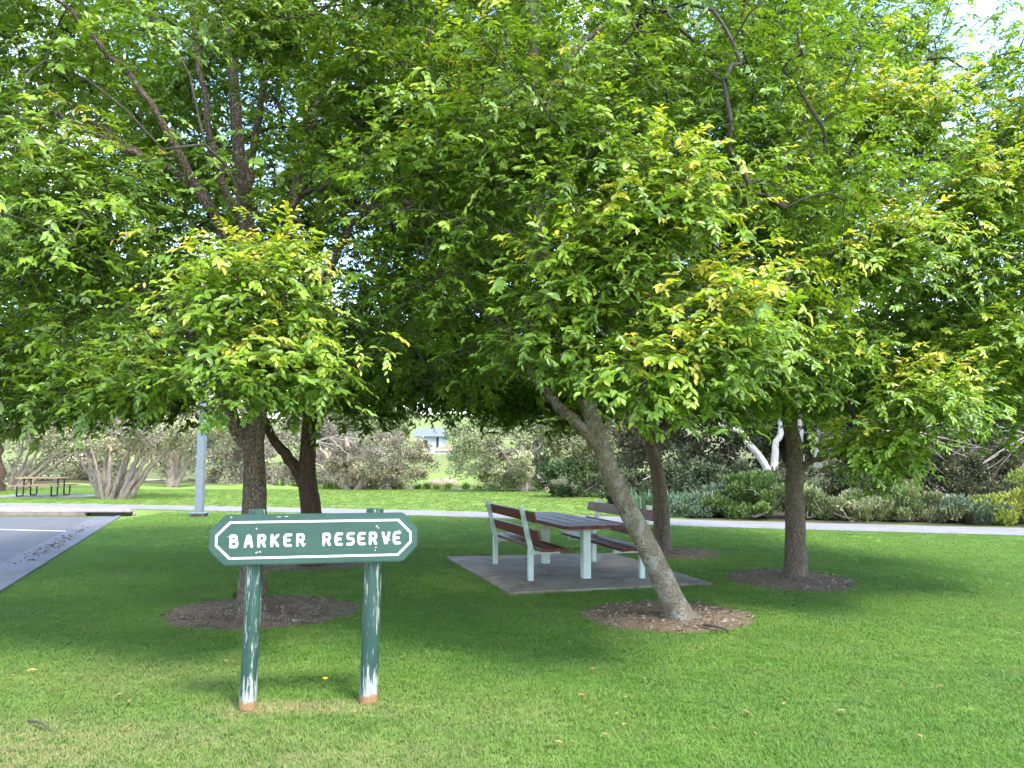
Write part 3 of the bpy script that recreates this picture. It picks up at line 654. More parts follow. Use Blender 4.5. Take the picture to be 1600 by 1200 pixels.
# ------------------------------------------------------------------ background shrubs and trees
def bush(name, label, cat, pos, crown, n, cols, leaf=(0.10, 0.035), clumps=40, group=None, seed=1, stems=None, bark=None, blossom=0.0, hollow=0.55, dead=0, upright=0.0, fillz=0.0):
    """crown = (dx,dy,cz,rx,ry,rz) relative to the base; leaves gathered in clumps so that dark gaps stay between them"""
    rg = np.random.default_rng(seed)
    root = empty(name, pos); tag(root, label, cat, group)
    dx, dy, cz, rx, ry, rz = crown
    d = rg.normal(size=(clumps, 3)); d /= np.linalg.norm(d, axis=1)[:, None]; d *= (rg.uniform(hollow, 1, clumps) ** 0.6)[:, None]
    CC = np.array([dx, dy, cz]) + d * np.array([rx, ry, rz]); CC[:, 2] = np.maximum(CC[:, 2], 0.12 + fillz)
    if upright: CC[:, 2] *= (0.6 + 0.75 * rg.random(clumps)) * (1 + 0.35 * np.sin(CC[:, 0] * 2.6 + seed * 1.7)); CC[:, 1] += rg.normal(0, .12, clumps)
    cs = rg.uniform(0.45, 1.3, clumps) * 0.95 * (rx * ry * rz) ** (1 / 3) * (clumps ** (-1 / 3)) * 0.95
    k = rg.integers(0, clumps, n); g = rg.normal(size=(n, 3)); g /= np.linalg.norm(g, axis=1)[:, None]; g *= (rg.random(n) ** 0.45)[:, None]
    P = CC[k] + g * cs[k][:, None] * np.array([1.15, 1.15, 0.8]); P[:, 2] = np.maximum(P[:, 2], 0.02)
    D = g * 0.8 + rg.normal(0, 0.5, (n, 3)) + np.array([0, 0, 0.25 + upright]); N_ = rg.normal(size=(n, 3)) + np.array([0, 0, 0.8])
    D /= np.linalg.norm(D, axis=1)[:, None]; Sd = np.cross(D, N_); Sd /= np.linalg.norm(Sd, axis=1)[:, None]
    L = (leaf[0] * rg.uniform(0.6, 1.35, n))[:, None]; w = (leaf[1] * rg.uniform(0.7, 1.3, n))[:, None]
    V = np.stack([P, P + D * L * .5 + Sd * w, P + D * L, P + D * L * .5 - Sd * w], 1).reshape(-1, 3)
    cols = np.array(cols); kc = rg.random(clumps); cc = cols[0] + (cols[1] - cols[0]) * kc[:, None]
    c = cc[k] * rg.uniform(0.7, 1.3, n)[:, None]
    if blossom > 0:   # cream flower heads sit on the outside of some clumps
        bl = (rg.random(clumps) < blossom)[k] & (g[:, 2] > -0.1) & (rg.random(n) < 0.7); c[bl] = np.array([0.66, 0.62, 0.38]) * rg.uniform(0.75, 1.1, bl.sum())[:, None]
    me = arr_mesh('crown', V, np.arange(n * 4).reshape(-1, 4), False, np.repeat(c, 4, 0))
    o = link('crown', me, M['bushleaf'], root); o['kind'] = 'stuff'
    if stems or dead:
        ac = Acc()
        for (pts, r0, r1) in (stems or []):
            p = curve_pts(pts, 16); p[1:-1] += rg.normal(0, r0 * 0.18, (14, 3)); V, F_ = sweep(p, np.linspace(r0, r1, 16), 9, 0.14, seed, lumpscale=4); ac.add(V, F_)
        if stems: link('trunk', ac.mesh('trunk', True), bark, root)
        # limbs that carry the clumps, and bare dead twigs
        br = Acc(); st = np.array([0, 0, 0.05]) if not stems else None
        for q in CC[:: max(1, clumps // (26 if stems else 7))]:
            a = np.array(st if st is not None else stems[rg.integers(len(stems))][0][-1], float)
            m = (a + q) / 2 + rg.normal(0, 0.12 * rx, 3); p = curve_pts([a, m, q], 7); V, F_ = sweep(p, np.linspace(0.03 if stems else .012, 0.008, 7), 5); br.add(V, F_)
        for _ in range(dead):
            ctr = np.array([dx, dy, cz]); ax3 = np.array([rx, ry, rz]); u0 = rg.normal(size=3); u0 *= rg.uniform(.2, .9) / np.linalg.norm(u0)
            u1 = u0 + rg.uniform(-.45, .45, 3) + np.array([0, -.12, .12]); l1_ = np.linalg.norm(u1); u1 = u1 / max(1, l1_ / .95)
            a = ctr + u0 * ax3; q = ctr + u1 * ax3; a[2] = max(a[2], .05); q[2] = max(q[2], .05); m = (a + q) / 2 + rg.normal(0, .1, 3)
            p = curve_pts([a, m, q], 7); p[:, 2] = np.maximum(p[:, 2], .03); V, F_ = sweep(p, np.linspace(rg.uniform(.008, .024), 0.004, 7), 4); br.add(V, F_)
        b = link('branches', br.mesh('branches', True), M['deadwood'], root); b['kind'] = 'stuff'
    return root

GREY = ((0.17, 0.165, 0.10), (0.30, 0.29, 0.18)); SAGE = ((0.16, 0.185, 0.085), (0.32, 0.33, 0.18)); BROWN = ((0.19, 0.16, 0.12), (0.29, 0.26, 0.19))
DARK = ((0.035, 0.045, 0.022), (0.09, 0.105, 0.05)); GREEN = ((0.07, 0.125, 0.035), (0.15, 0.215, 0.06)); LIME = ((0.17, 0.22, 0.04), (0.28, 0.30, 0.06)); BLUE = ((0.09, 0.14, 0.09), (0.17, 0.22, 0.14))
def fan(specs, r0, r1):
    return [([(x0, y0, -.05), ((x0 * .55 + x1 * .45), (y0 + y1) / 2, z1 * .5), (x1, y1, z1)], r0 * k, r1 * k) for (x0, y0, x1, y1, z1, k) in specs]
GP = 'paperbarks along the creek'
bush('paperbark_tree', 'many stemmed paperbark with cream blossom behind the gravel bed', 'tree', G(178, 779), (.2, .2, 3.2, 3.7, 2.4, 1.5), 15000, GREY, (.11, .04), 70, GP, 21,
     fan([(-.5, 0, -1.4, 0, 2.2, .8), (-.4, .1, -.6, .3, 2.5, 1.1), (-.15, -.15, -.1, -.2, 2.6, 1), (.1, .1, .5, .3, 2.6, 1.1), (.35, -.1, 1.2, -.1, 2.4, 1.2), (.55, 0, 2.2, .1, 2.2, 1.1), (.3, .2, 1.5, .6, 2.6, .9), (-.6, .1, -2.0, .4, 2.1, .8), (.45, -.2, 1.7, -.3, 2.0, .8), (.0, -.2, .8, -.4, 2.3, .7), (-.3, -.2, -.9, -.3, 2.2, .7)], .14, .045), M['paperbark'], .62)
bush('paperbark_tree', 'pale leaning multi stemmed tree behind the black framed picnic table', 'tree', G(14, 765), (2.0, 1.0, 3.6, 4.2, 2.0, 1.6), 11000, GREY, (.12, .045), 60, GP, 22,
     fan([(-.3, 0, -1.0, 0, 2.8, 1), (0, 0, .7, 0, 2.6, 1), (.2, .1, 1.6, .1, 2.4, 1), (.4, 0, 2.6, .2, 2.1, 1.1), (.6, .1, 3.2, .3, 2.0, .9), (.1, .2, 1.1, .3, 2.7, .8)], .12, .04), M['paperbark'], .4, dead=14)
bush('paperbark_tree', 'distant pale trunked paperbark behind the steel lamp post', 'tree', G(268, 760), (.3, .3, 3.6, 3.8, 2.2, 1.8), 11000, GREY, (.13, .05), 60, GP, 23,
     fan([(0, 0, -.3, 0, 2.4, 1.8), (.2, 0, 1.4, 0, 2.3, 1.1), (.1, .1, .4, .2, 2.8, 1.2)], .17, .08), M['paperbark'], .65)
bush('paperbark_tree', 'grey domed paperbark with bare tangled limbs beside the creek', 'tree', G(585, 765), (.35, .5, 1.5, 2.9, 1.8, 1.45), 17000, ((.19, .165, .12), (.30, .27, .17)), (.12, .035), 110, GP, 24,
     fan([(-1.1, 0, -1.5, 0, 2.6, 1.5), (-1.3, -.1, -3.0, -.1, 2.4, 1.0), (-1.2, .1, -2.3, .1, 2.6, .8), (-.9, -.1, .5, -.2, 2.1, .9), (-.8, 0, 1.4, -.3, 1.9, .7), (-1.4, 0, -3.6, 0, 1.7, .7)], .22, .06), M['paperbark'], .06, hollow=.6, dead=80)
bush('paperbark_tree', 'sage green paperbark with leaning pale trunk right of the creek gap', 'tree', G(812, 768), (-.7, .4, 2.0, 2.9, 1.8, 1.95), 20000, SAGE, (.12, .04), 70, GP, 25,
     fan([(.2, 0, -.8, -.2, 1.9, 1.0), (.25, .05, .1, 0, 2.2, 1.1), (1.4, -.8, .1, -.6, 1.5, .75), (.95, .2, .9, .2, 2.4, .6)], .15, .07), M['paperbark'], .12, hollow=.4, dead=12)
bush('paperbark_tree', 'pale sage bush behind the leaning lichen trunk', 'tree', G(890, 768), (.3, .8, 2.2, 2.2, 1.6, 1.9), 14000, SAGE, (.12, .04), 55, GP, 26, fan([(0, 0, .2, .1, 1.8, 1)], .12, .06), M['paperbark'], .15, hollow=.4)
bush('dark_tree', 'dark trunk at the far end of the picnic lawn', 'tree', G(-8, 768), (-1.5, 0, 5.5, 4, 3, 2.2), 9000, ((.05, .08, .025), (.10, .15, .04)), (.13, .05), 60, None, 27, fan([(0, 0, -.3, 0, 4.2, 1), (-.2, .1, -2, .2, 4.4, .6)], .38, .2), M['bark_dark'])
# thicket behind, one shrub after another
GT = 'scrub thicket behind the lawn'
k = 0
for (u, y, cz, rx, rz, cl, nn, lab) in ((40, 54, 2.6, 5.5, 2.8, GREY, 9000, 'grey scrub behind the leaning stems'), (170, 56, 2.5, 5, 2.6, BROWN, 9000, 'brown scrub behind the many stemmed paperbark'), (330, 55, 2.4, 5, 2.6, GREY, 9000, 'grey green scrub behind the lamp post'),
     (440, 50, 2.2, 4.6, 2.4, BROWN, 9000, 'grey brown scrub seen between the two trunks behind the sign'), (520, 58, 3.4, 5, 3.0, SAGE, 8000, 'sage scrub above the grey domed paperbark'),
     (950, 38, 2.4, 2.6, 2.2, SAGE, 9000, 'sage scrub behind the partly hidden bench'), (1060, 33, 2.4, 3.2, 2.2, ((.08, .075, .05), (.14, .13, .08)), 9000, 'dull scrub behind the fluted tree'), (1150, 31, 2.6, 3.0, 2.4, DARK, 9000, 'dark scrub left of the white limbs'),
     (1270, 33, 2.8, 3.4, 2.5, ((.09, .08, .05), (.15, .14, .08)), 9000, 'dull scrub behind the white limbs'), (1400, 29, 2.8, 3.2, 2.6, DARK, 9000, 'dark scrub right of the white limbs'), (1540, 28, 3.0, 3.4, 2.8, DARK, 9000, 'dark scrub at the end of the footpath')):
    k += 1; p = W(u, 715, y); zb = float(height(np.array(p.x), np.array(p.y)))
    bush('scrub', lab, 'shrub', (p.x, y, max(zb, -.3)), (0, 0, cz * 1.12, rx, 1.7, rz * 1.25), int(nn * 1.25), cl, (.17, .06), 90, GT, 40 + k, dead=14, hollow=.35, blossom=.10 if cl in (GREY, SAGE) else 0)
GM = 'low scrub between the shrubs and the thicket'
for kk, (u, v, h, cl, lab) in enumerate(((1015, 790, 1.0, DARK, 'low dark scrub behind the strap leaved plants'), (1085, 792, 1.1, ((.05, .07, .035), (.11, .13, .06)), 'low dull green scrub left of the white limbs'), (1160, 793, 1.0, DARK, 'low dark scrub at the foot of the white limbs'),
     (1245, 794, 1.1, ((.06, .075, .04), (.13, .14, .07)), 'low dull green scrub behind the straight trunk'), (1325, 795, 1.2, ((.08, .085, .05), (.15, .15, .08)), 'low olive scrub right of the straight trunk'), (1395, 797, 1.2, DARK, 'low dark scrub in the black hollow'))):
    bush('scrub', lab, 'shrub', G(u, v), (0, .3, h * .55, 1.7, .9, h * .75), 7500, cl, (.11, .035), 40, GM, 140 + kk, dead=10, hollow=.3)
bush('leafy_bush', 'low dark green leafy bush below the sage paperbark', 'shrub', G(905, 777), (.2, 0, .75, 1.9, 1.0, .75), 8000, ((.03, .055, .02), (.075, .11, .04)), (.10, .04), 36, None, 60, dead=4)
# white limbed tree
bush('white_tree', 'white barked tree with V shaped limbs behind the green shrubs', 'tree', G(1207, 782), (.6, .5, 4.6, 3.6, 2, 1.8), 8000, SAGE, (.13, .045), 55, None, 61,
     [([(0, 0, -.05), (-.1, 0, 1.1), (-.75, 0, 2.0), (-1.05, 0, 2.5), (-1.9, .2, 2.9)], .17, .07), ([(0.05, 0, .4), (.1, 0, 1.2), (.15, 0, 1.9), (.38, 0, 2.6), (.3, 0, 3.6)], .17, .09), ([(1.2, .2, -.05), (1.25, .2, 1.4), (1.2, .2, 2.4), (1.3, .2, 3.6)], .12, .08),
      ([(1.7, .2, -.05), (1.75, .2, 1.4), (1.85, .2, 2.3), (2.1, .2, 3.2)], .11, .06), ([(1.9, .1, -.05), (2.0, .1, 1.3), (2.5, .1, 2.1), (2.9, .1, 2.5)], .10, .06), ([(2.4, 0, -.05), (2.6, 0, 1.0), (3.1, 0, 1.7), (3.8, 0, 2.0)], .13, .06)], M['whitebark'])
GS = 'green shrubs along the footpath'
k = 0
for (u, v, w, h, cl, lab) in ((1110, 806, 1.0, .62, BLUE, 'blue green low shrub behind the fluted tree'), (1180, 808, .95, .85, GREEN, 'bright green rounded shrub below the white limbs'), (1262, 809, .9, .80, ((.09, .13, .05), (.17, .21, .09)), 'soft green shrub just behind the straight trunk'),
     (1335, 811, 1.0, .80, SAGE, 'sage shrub right of the straight trunk'), (1405, 812, .95, .62, ((.10, .14, .05), (.20, .23, .09)), 'olive shrub spilling towards the footpath'), (1478, 813, .8, .45, SAGE, 'low sage shrub below the dark thicket'),
     (1535, 815, .85, .62, BLUE, 'grey green needle leaved shrub beside the footpath'), (1605, 818, .8, .95, LIME, 'lime yellow shrub at the end of the footpath')):
    k += 1; bush('green_shrub', lab, 'shrub', G(u, v + 3.5), (0, .62, h * .46, w * 1.25, .95, h * .56), 10000, cl, (.10, .022), 34, GS, 80 + k, dead=3, hollow=.2, upright=.9)
GD = 'gnarled dark thicket trees'
for kk, (u, v, dx, cz, rx, lab) in enumerate(((1440, 796, 0, 1.7, 1.5, 'gnarled dark tree with olive tufts left of the black hollow'), (1520, 798, .3, 1.5, 1.4, 'gnarled dark tree with olive tufts beside the lime shrub'), (1590, 792, .4, 1.9, 1.6, 'gnarled dark tree behind the lime shrub'))):
    bush('thicket_tree', lab, 'tree', G(u, v), (dx, .3, cz - .25, rx, 1.0, 1.25), 12000, ((.045, .055, .028), (.17, .175, .09)), (.095, .03), 40, GD, 100 + kk,
         [([(0, 0, -.05), (.1, 0, .6), (-.1, .1, 1.2), (.2, .1, 1.9)], .09, .04), ([(.1, 0, .5), (.6, -.2, 1.1), (1.0, -.3, 1.9), (1.6, -.4, 2.3)], .06, .03), ([(0, 0, .8), (-.6, -.2, 1.5), (-1.2, -.3, 2.2), (-1.9, -.4, 2.4)], .06, .025)], M['bark_dark'], hollow=.6, dead=16)
# far trees on the rise behind the creek
GF = 'far trees on the rise behind the creek'
FARP = [(-75, 95, 'beyond the dark trunk past the picnic lawn'), (-52, 90, 'beyond the leaning pale stems'), (-34, 88, 'beyond the lamp post'), (-19.5, 84, 'left of the white house'), (2.5, 92, 'right of the white house'), (14, 86, 'behind the leaning trunk'), (28, 80, 'behind the fluted tree'), (44, 76, 'behind the white limbs'), (60, 76, 'behind the dark thicket'), (-4, 165, 'above the white house roof'), (-30, 170, 'on the skyline left of the house'), (20, 170, 'on the skyline right of the house')]
base_far = None
for kk, (x, y, lab) in enumerate(FARP):
    z = float(height(np.array(float(x)), np.array(float(y)))); sc = 1 + .25 * math.sin(kk * 2.1)
    if base_far is None:
        base_far = bush('far_tree', 'far grey green tree ' + lab, 'tree', (x, y, z), (0, 0, 4.0, 6.5, 3.5, 3.6), 9000, ((.09, .115, .05), (.17, .19, .09)), (.32, .11), 70, GF, 120, fan([(0, 0, .3, 0, 3, 1), (.1, 0, -1.4, 0, 3.2, .7)], .25, .1), M['paperbark'], .1)
    else:
        r = base_far.copy(); COL.objects.link(r); r.location = (x, y, z - .1); r.rotation_euler = (0, 0, kk * 1.9); r.scale = (sc * 1.2, sc * 1.2, sc * (1.6 if y < 120 else 2.0)); r['label'] = 'far grey green tree ' + lab
        for ch in base_far.children:
            c = ch.copy(); COL.objects.link(c); c.parent = r
# strap leaved plants in front of the fluted tree's scrub
def strap_plant(pos, seed, h, lab):
    rg = np.random.default_rng(seed); ac = Acc()
    for _ in range(60):
        a = rg.uniform(0, 6.28); l = h * rg.uniform(.6, 1.1); b = np.array([rg.normal(0, .12), rg.normal(0, .12), 0]); d = np.array([math.cos(a), math.sin(a), 0]); sd = np.array([-d[1], d[0], 0]) * .016
        ln = rg.uniform(.15, .55); p = [b, b + d * ln * l * .35 + np.array([0, 0, l * .55]), b + d * ln * l + np.array([0, 0, l * rg.uniform(.75, 1)])]
        V = np.array([p[0] - sd, p[0] + sd, p[1] - sd, p[1] + sd, p[2] - sd * .15, p[2] + sd * .15]); c = np.array([.12, .19, .11]) * rg.uniform(.7, 1.4)
        ac.add(V, [[0, 1, 3, 2], [2, 3, 5, 4]], np.repeat(c[None, :], 6, 0))
    o = link('strap_plant', ac.mesh('strap_plant'), M['bushleaf']); o.location = pos; tag(o, lab, 'plant', 'strap leaved plants by the footpath')
rs = random.Random(5)
for k in range(26):
    u = 985 + (k % 13) * 17 + rs.uniform(-5, 5); v = (797 if k < 13 else 804) + rs.uniform(-2, 2) + (u - 1050) * .012
    if u < 1040: v -= 6
    strap_plant(G(u, v), 200 + k, rs.uniform(.5, .8), 'grey green strap leaved clump in the bed beyond the footpath behind the fluted tree')
# tussocks on the creek bank
for k in range(30):
    x = -13 + k * .62 + rs.uniform(-.2, .2); y = float(creek_c(np.array(x))) - 3.4 + rs.uniform(-1.2, .4)
    rg = np.random.default_rng(300 + k); ac = Acc()
    for _ in range(60):
        a = rg.uniform(0, 6.28); l = rg.uniform(.22, .5); b = np.array([rg.normal(0, .10), rg.normal(0, .09), 0]); d = np.array([math.cos(a), math.sin(a), 0]); sd = np.array([-d[1], d[0], 0]) * .02
        p = [b, b + d * l * .2 + np.array([0, 0, l * .6]), b + d * l * .55 + np.array([0, 0, l * .85])]; c = np.array([.16, .24, .045]) * rg.uniform(.7, 1.3)
        ac.add(np.array([p[0] - sd, p[0] + sd, p[1] - sd, p[1] + sd, p[2] - sd * .2, p[2] + sd * .2]), [[0, 1, 3, 2], [2, 3, 5, 4]], np.repeat(c[None, :], 6, 0))
    o = link('tussock', ac.mesh('tussock'), M['bushleaf']); o.location = (x, y, float(height(np.array(x), np.array(y))) - .02); tag(o, 'yellow green grass tussock on the creek bank', 'grass tuft', 'tussocks on the creek bank')
# creek log and rocks
bm = bmesh.new(); bmesh.ops.create_icosphere(bm, subdivisions=3, radius=1)
for v in bm.verts:
    q = v.co.copy(); v.co = Vector((q.x * .95, q.y * .5, q.z * .38)) * (1 + .35 * noise.noise(q * 1.8)); 
rk = obj('rock', bm, M['rock'], smooth=True); rk.location = (G(690, 764).x * 1.16, 47.6, -.05); tag(rk, 'brown rock lying at the creek edge', 'rock')
# house, second roof, fence on the rise
hy = 122.0; hp = W(672, 705, hy); hz = float(height(np.array(hp.x), np.array(hy)))
hs = empty('house', (hp.x, hy, hz)); tag(hs, 'white house with grey metal roof on the rise across the creek', 'house')
top = W(672, 683, hy).z - hz; rdg = W(672, 674.5, hy).z - hz
bm = bmesh.new(); box(bm, .2, 0, top / 2 - .3, 4.2, 7, top + .6); obj('wall', bm, M['whitewall'], hs)
bm = bmesh.new()
v = [bm.verts.new(p) for p in ((-2.6, -4, top), (2.9, -4, top), (2.4, 0, rdg + .5), (-2.1, 0, rdg + .5), (-2.6, 4, top), (2.9, 4, top))]
for f in ((0, 1, 2, 3), (3, 2, 5, 4), (1, 5, 2), (0, 3, 4), (0, 4, 5, 1)): bm.faces.new([v[q] for q in f])
bmesh.ops.recalc_face_normals(bm, faces=bm.faces[:]); obj('roof', bm, M['greyroof'], hs)
bm = bmesh.new(); box(bm, 1.5, -3.52, top * .5, .35, .06, top * .95); obj('downpipe', bm, M['glass'], hs)
bm = bmesh.new(); box(bm, -.6, -3.52, top * .55, 1.1, .06, 1.0); w_ = obj('window', bm, M['glass'], hs)
bm = bmesh.new(); box(bm, -.6, -3.56, top * .55, .06, .05, 1.0); obj('frame', bm, M['whitewall'], w_)
op = W(694, 706, 112); h2 = empty('garage', (op.x, 112, float(height(np.array(op.x), np.array(112.)))));tag(h2, 'low building with orange tiled roof beside the white house', 'building')
t2 = W(694, 705, 112).z - h2.location.z; r2 = W(694, 697, 112).z - h2.location.z
bm = bmesh.new(); box(bm, 0, 0, t2 / 2 - .2, 2.4, 4, t2 + .4); obj('wall', bm, M['whitewall'], h2)
bm = bmesh.new(); v = [bm.verts.new(p) for p in ((-1.5, -2.3, t2), (1.5, -2.3, t2), (1.1, 0, r2), (-.7, 0, r2), (-1.5, 2.3, t2), (1.5, 2.3, t2))]
for f in ((0, 1, 2, 3), (3, 2, 5, 4), (1, 5, 2), (0, 3, 4), (0, 4, 5, 1)): bm.faces.new([v[q] for q in f])
bmesh.ops.recalc_face_normals(bm, faces=bm.faces[:]); obj('roof', bm, M['orangeroof'], h2)
fy = 98.0; fp = W(706, 718, fy); fz = float(height(np.array(fp.x), np.array(fy)))
fe = empty('fence', (fp.x, fy, fz)); tag(fe, 'white rail fence across the meadow below the house', 'fence')
for kx in range(-6, 7):
    bm = bmesh.new(); box(bm, kx * 1.6, 0, .4, .12, .12, 1.0); obj('post', bm, M['whitewall'], fe)
for zz in (.35, .7):
    bm = bmesh.new(); box(bm, 0, -.08, zz, 19.4, .04, .16); obj('rail', bm, M['whitewall'], fe)

# ------------------------------------------------------------------ picnic setting on its concrete pad
pad_pts = [G(697, 873), G(797, 930), G(1113, 915), G(958, 867)]
bm = bmesh.new(); vs = [bm.verts.new((p.x, p.y, .035)) for p in pad_pts]; bm.faces.new(vs)
r = bmesh.ops.extrude_face_region(bm, geom=bm.faces[:])
for g in r['geom']:
    if isinstance(g, bmesh.types.BMVert): g.co.z -= .12
bmesh.ops.recalc_face_normals(bm, faces=bm.faces[:]); bmesh.ops.bevel(bm, geom=bm.edges[:], offset=.008, segments=1, affect='EDGES')
tag(obj('concrete_pad', bm, M['pad']), 'stained concrete slab under the picnic table and benches', None, None, 'structure')
PZ = .035
tn, tf = G(915, 903, PZ), G(853, 880, PZ)
ax = Vector((G(773, 881).x - G(832, 907).x, G(773, 881).y - G(832, 907).y, 0)).normalized()
ax = (ax + (tf - tn).normalized()).normalized()          # long axis, away from the camera
rzp = math.atan2(ax.y, ax.x) - math.pi / 2                # local +Y along the long axis, local +X to the right
def slat(name, x, y0, y1, z, w, t, parent, M_=None, bev=.008, rot=0.0, rounded=0.0):
    bm = bmesh.new(); box(bm, 0, 0, 0, w, y1 - y0, t, bev)
    o = obj(name, bm, M['slat'], parent); o.location = (x, (y0 + y1) / 2, z); o.rotation_euler = (0, rot, 0); return o
# table
tl = (tf - tn).length; tcn = (tn + tf) / 2
tb = empty('picnic_table', (tcn.x, tcn.y, PZ), rzp); tag(tb, 'red brown plank table on two mint green posts between the benches', 'table')
wpl = .205; y0, y1 = -tl / 2 - .38, tl / 2 + .75
for kx in range(4):
    xx = (kx - 1.5) * (wpl + .008); a, b = (y0 + (.05 if kx in (0, 3) else 0)), (y1 - (.05 if kx in (0, 3) else 0))
    bm = bmesh.new()
    if kx in (0, 3):
        s = -1 if kx == 0 else 1; c = .10; hx = wpl / 2
        prof = [(-hx * s, y0), (hx * s - c * s, y0), (hx * s - c * .3 * s, y0 + c * .3), (hx * s, y0 + c), (hx * s, y1 - c), (hx * s - c * .3 * s, y1 - c * .3), (hx * s - c * s, y1), (-hx * s, y1)]
    else: prof = [(-wpl / 2, y0), (wpl / 2, y0), (wpl / 2, y1), (-wpl / 2, y1)]
    f = bm.faces.new([bm.verts.new((p[0], p[1], .02)) for p in prof]); r = bmesh.ops.extrude_face_region(bm, geom=[f])
    for g in r['geom']:
        if isinstance(g, bmesh.types.BMVert): g.co.z -= .045
    bmesh.ops.recalc_face_normals(bm, faces=bm.faces[:]); bmesh.ops.bevel(bm, geom=bm.edges[:], offset=.006, segments=2, affect='EDGES')
    o = obj('plank', bm, M['slat'], tb); o.location = (xx, 0, .685)
for yy in (-tl / 2, tl / 2):
    bm = bmesh.new(); box(bm, 0, yy, .30, .105, .105, .66, .006); obj('leg', bm, M['mint'], tb)
    bm = bmesh.new(); box(bm, 0, yy, .640, .72, .07, .045, .004); obj('crossbar', bm, M['mint'], tb)
bm = bmesh.new(); box(bm, 0, 0, .60, .05, tl - .1, .05, .004); obj('stretcher', bm, M['mint'], tb)
# benches
def bench(near, far, sgn, label):
    a, b = near, far; L = (b - a).length; c = (a + b) / 2
    d = (b - a).normalized(); rz = math.atan2(d.y, d.x) - math.pi / 2
    o = empty('park_bench', (c.x, c.y, PZ), rz); tag(o, label, 'bench', 'benches at the picnic table')
    s = sgn                                             # +1: the seat reaches to local +X (towards the table)
    for yy in (-L / 2, L / 2):
        bm = bmesh.new(); box(bm, 0, yy, .20, .065, .065, .42, .004)
        Mx = Matrix.Translation((0, yy, .40)) @ Matrix.Rotation(-s * R(13), 4, 'Y')
        box(bm, 0, 0, .27, .055, .062, .56, .004, Mx); obj('leg', bm, M['mint'], o)
        bm = bmesh.new(); box(bm, s * .20, yy, .355, .40, .05, .055, .004); obj('seat_bracket', bm, M['mint'], o)
    e = .30
    for q in (0, 1): slat('seat_plank', s * (.13 + q * .185), -L / 2 - e, L / 2 + e, .405, .18, .04, o, rot=-s * R(-3))
    for zz in (.20, .43):
        xx = -s * math.sin(R(13)) * zz + s * .052; slat('backrest_slat', xx, -L / 2 - e, L / 2 + e, .40 + zz * math.cos(R(13)), .038, .135, o, rot=-s * R(13))
    for yy in (-L / 2, L / 2):
        for zz in (.20, .43):
            bm = bmesh.new(); bmesh.ops.create_cone(bm, cap_ends=True, segments=10, radius1=.011, radius2=.009, depth=.012, matrix=Matrix.Translation((-s * math.sin(R(13)) * zz + s * .077, yy, .40 + zz * .974)) @ Matrix.Rotation(R(90 - s * 0), 4, 'Y')); obj('bolt', bm, M['galv'], o)
    return o
bench(G(829, 907, PZ), G(774, 881, PZ), 1, 'red brown slatted bench in full view between the sign and the plank table')
bench(G(1003, 903, PZ), G(928, 877, PZ), -1, 'red brown slatted bench partly hidden by the leaning trunk')

# ------------------------------------------------------------------ far picnic table with black tube frame
fc = G(68, 775.5); pt = empty('tube_frame_table', (fc.x, fc.y, 0.02), R(3)); tag(pt, 'tan topped picnic table with black tube frame near the gravel bed', 'table')
for kx in range(4):
    bm = bmesh.new(); box(bm, 0, (kx - 1.5) * .19, .74, 1.95, .18, .045, .006); obj('plank', bm, M['tan'], pt)
for s in (-1, 1):
    bm = bmesh.new(); box(bm, 0, s * .72, .44, 1.95, .25, .045, .006); obj('seat_plank', bm, M['tan'], pt)
for sx in (-.68, .68):
    ac = Acc()
    for s in (-1, 1):
        for dx in (-.05, .05):
            p = curve_pts([(sx + dx * 0, s * .25, .72), (sx, s * .25, .35), (sx, s * .27, .06), (sx, s * .34, .025), (sx, s * .5, .02), (sx, s * .68, .03), (sx, s * .72, .10), (sx, s * .72, .42)], 30)
        V, F_ = sweep(p, np.full(30, .032), 8); ac.add(V, F_)
    p = np.array([(sx, -.3, .70), (sx, .3, .70)]); V, F_ = sweep(p, np.full(2, .028), 8); ac.add(V, F_)
    link('frame', ac.mesh('frame', True), M['black'], pt)
fp_ = fc
sheet('table_pad', [(fp_.x - 1.9, fp_.y - 1.2), (fp_.x + 2.1, fp_.y - 1.2), (fp_.x + 2.3, fp_.y + 1.3), (fp_.x - 1.9, fp_.y + 1.3)], .02, M['path'], thick=.06)['label'] = 'pale concrete slab under the tube framed table'

# ------------------------------------------------------------------ lamp post
lp = G(311, 808); lamp = empty('lamp_post', (lp.x, lp.y, 0)); tag(lamp, 'square galvanised steel lamp post with bolted base on the lawn', 'lamp post')
bm = bmesh.new(); box(bm, 0, 0, 3.3, .20, .20, 6.5, .02); obj('pole', bm, M['galv'], lamp)
bm = bmesh.new(); box(bm, 0, 0, .115, .44, .44, .03, .004); bp = obj('base_plate', bm, M['galv'], lamp)
bm = bmesh.new(); box(bm, 0, 0, .05, .30, .30, .10, .01); obj('footing', bm, M['pad'], lamp)
for sx in (-.16, .16):
    for sy in (-.16, .16):
        bm = bmesh.new(); bmesh.ops.create_cone(bm, cap_ends=True, segments=6, radius1=.022, radius2=.022, depth=.13, matrix=Matrix.Translation((sx, sy, .085))); obj('bolt', bm, M['galv'], bp)
bm = bmesh.new(); box(bm, 0, -.5, 6.5, .12, 1.2, .08, .01); arm = obj('arm', bm, M['galv'], lamp)
bm = bmesh.new(); box(bm, 0, -1.2, 6.5, .28, .6, .10, .02); obj('lamp_head', bm, M['galv'], arm)

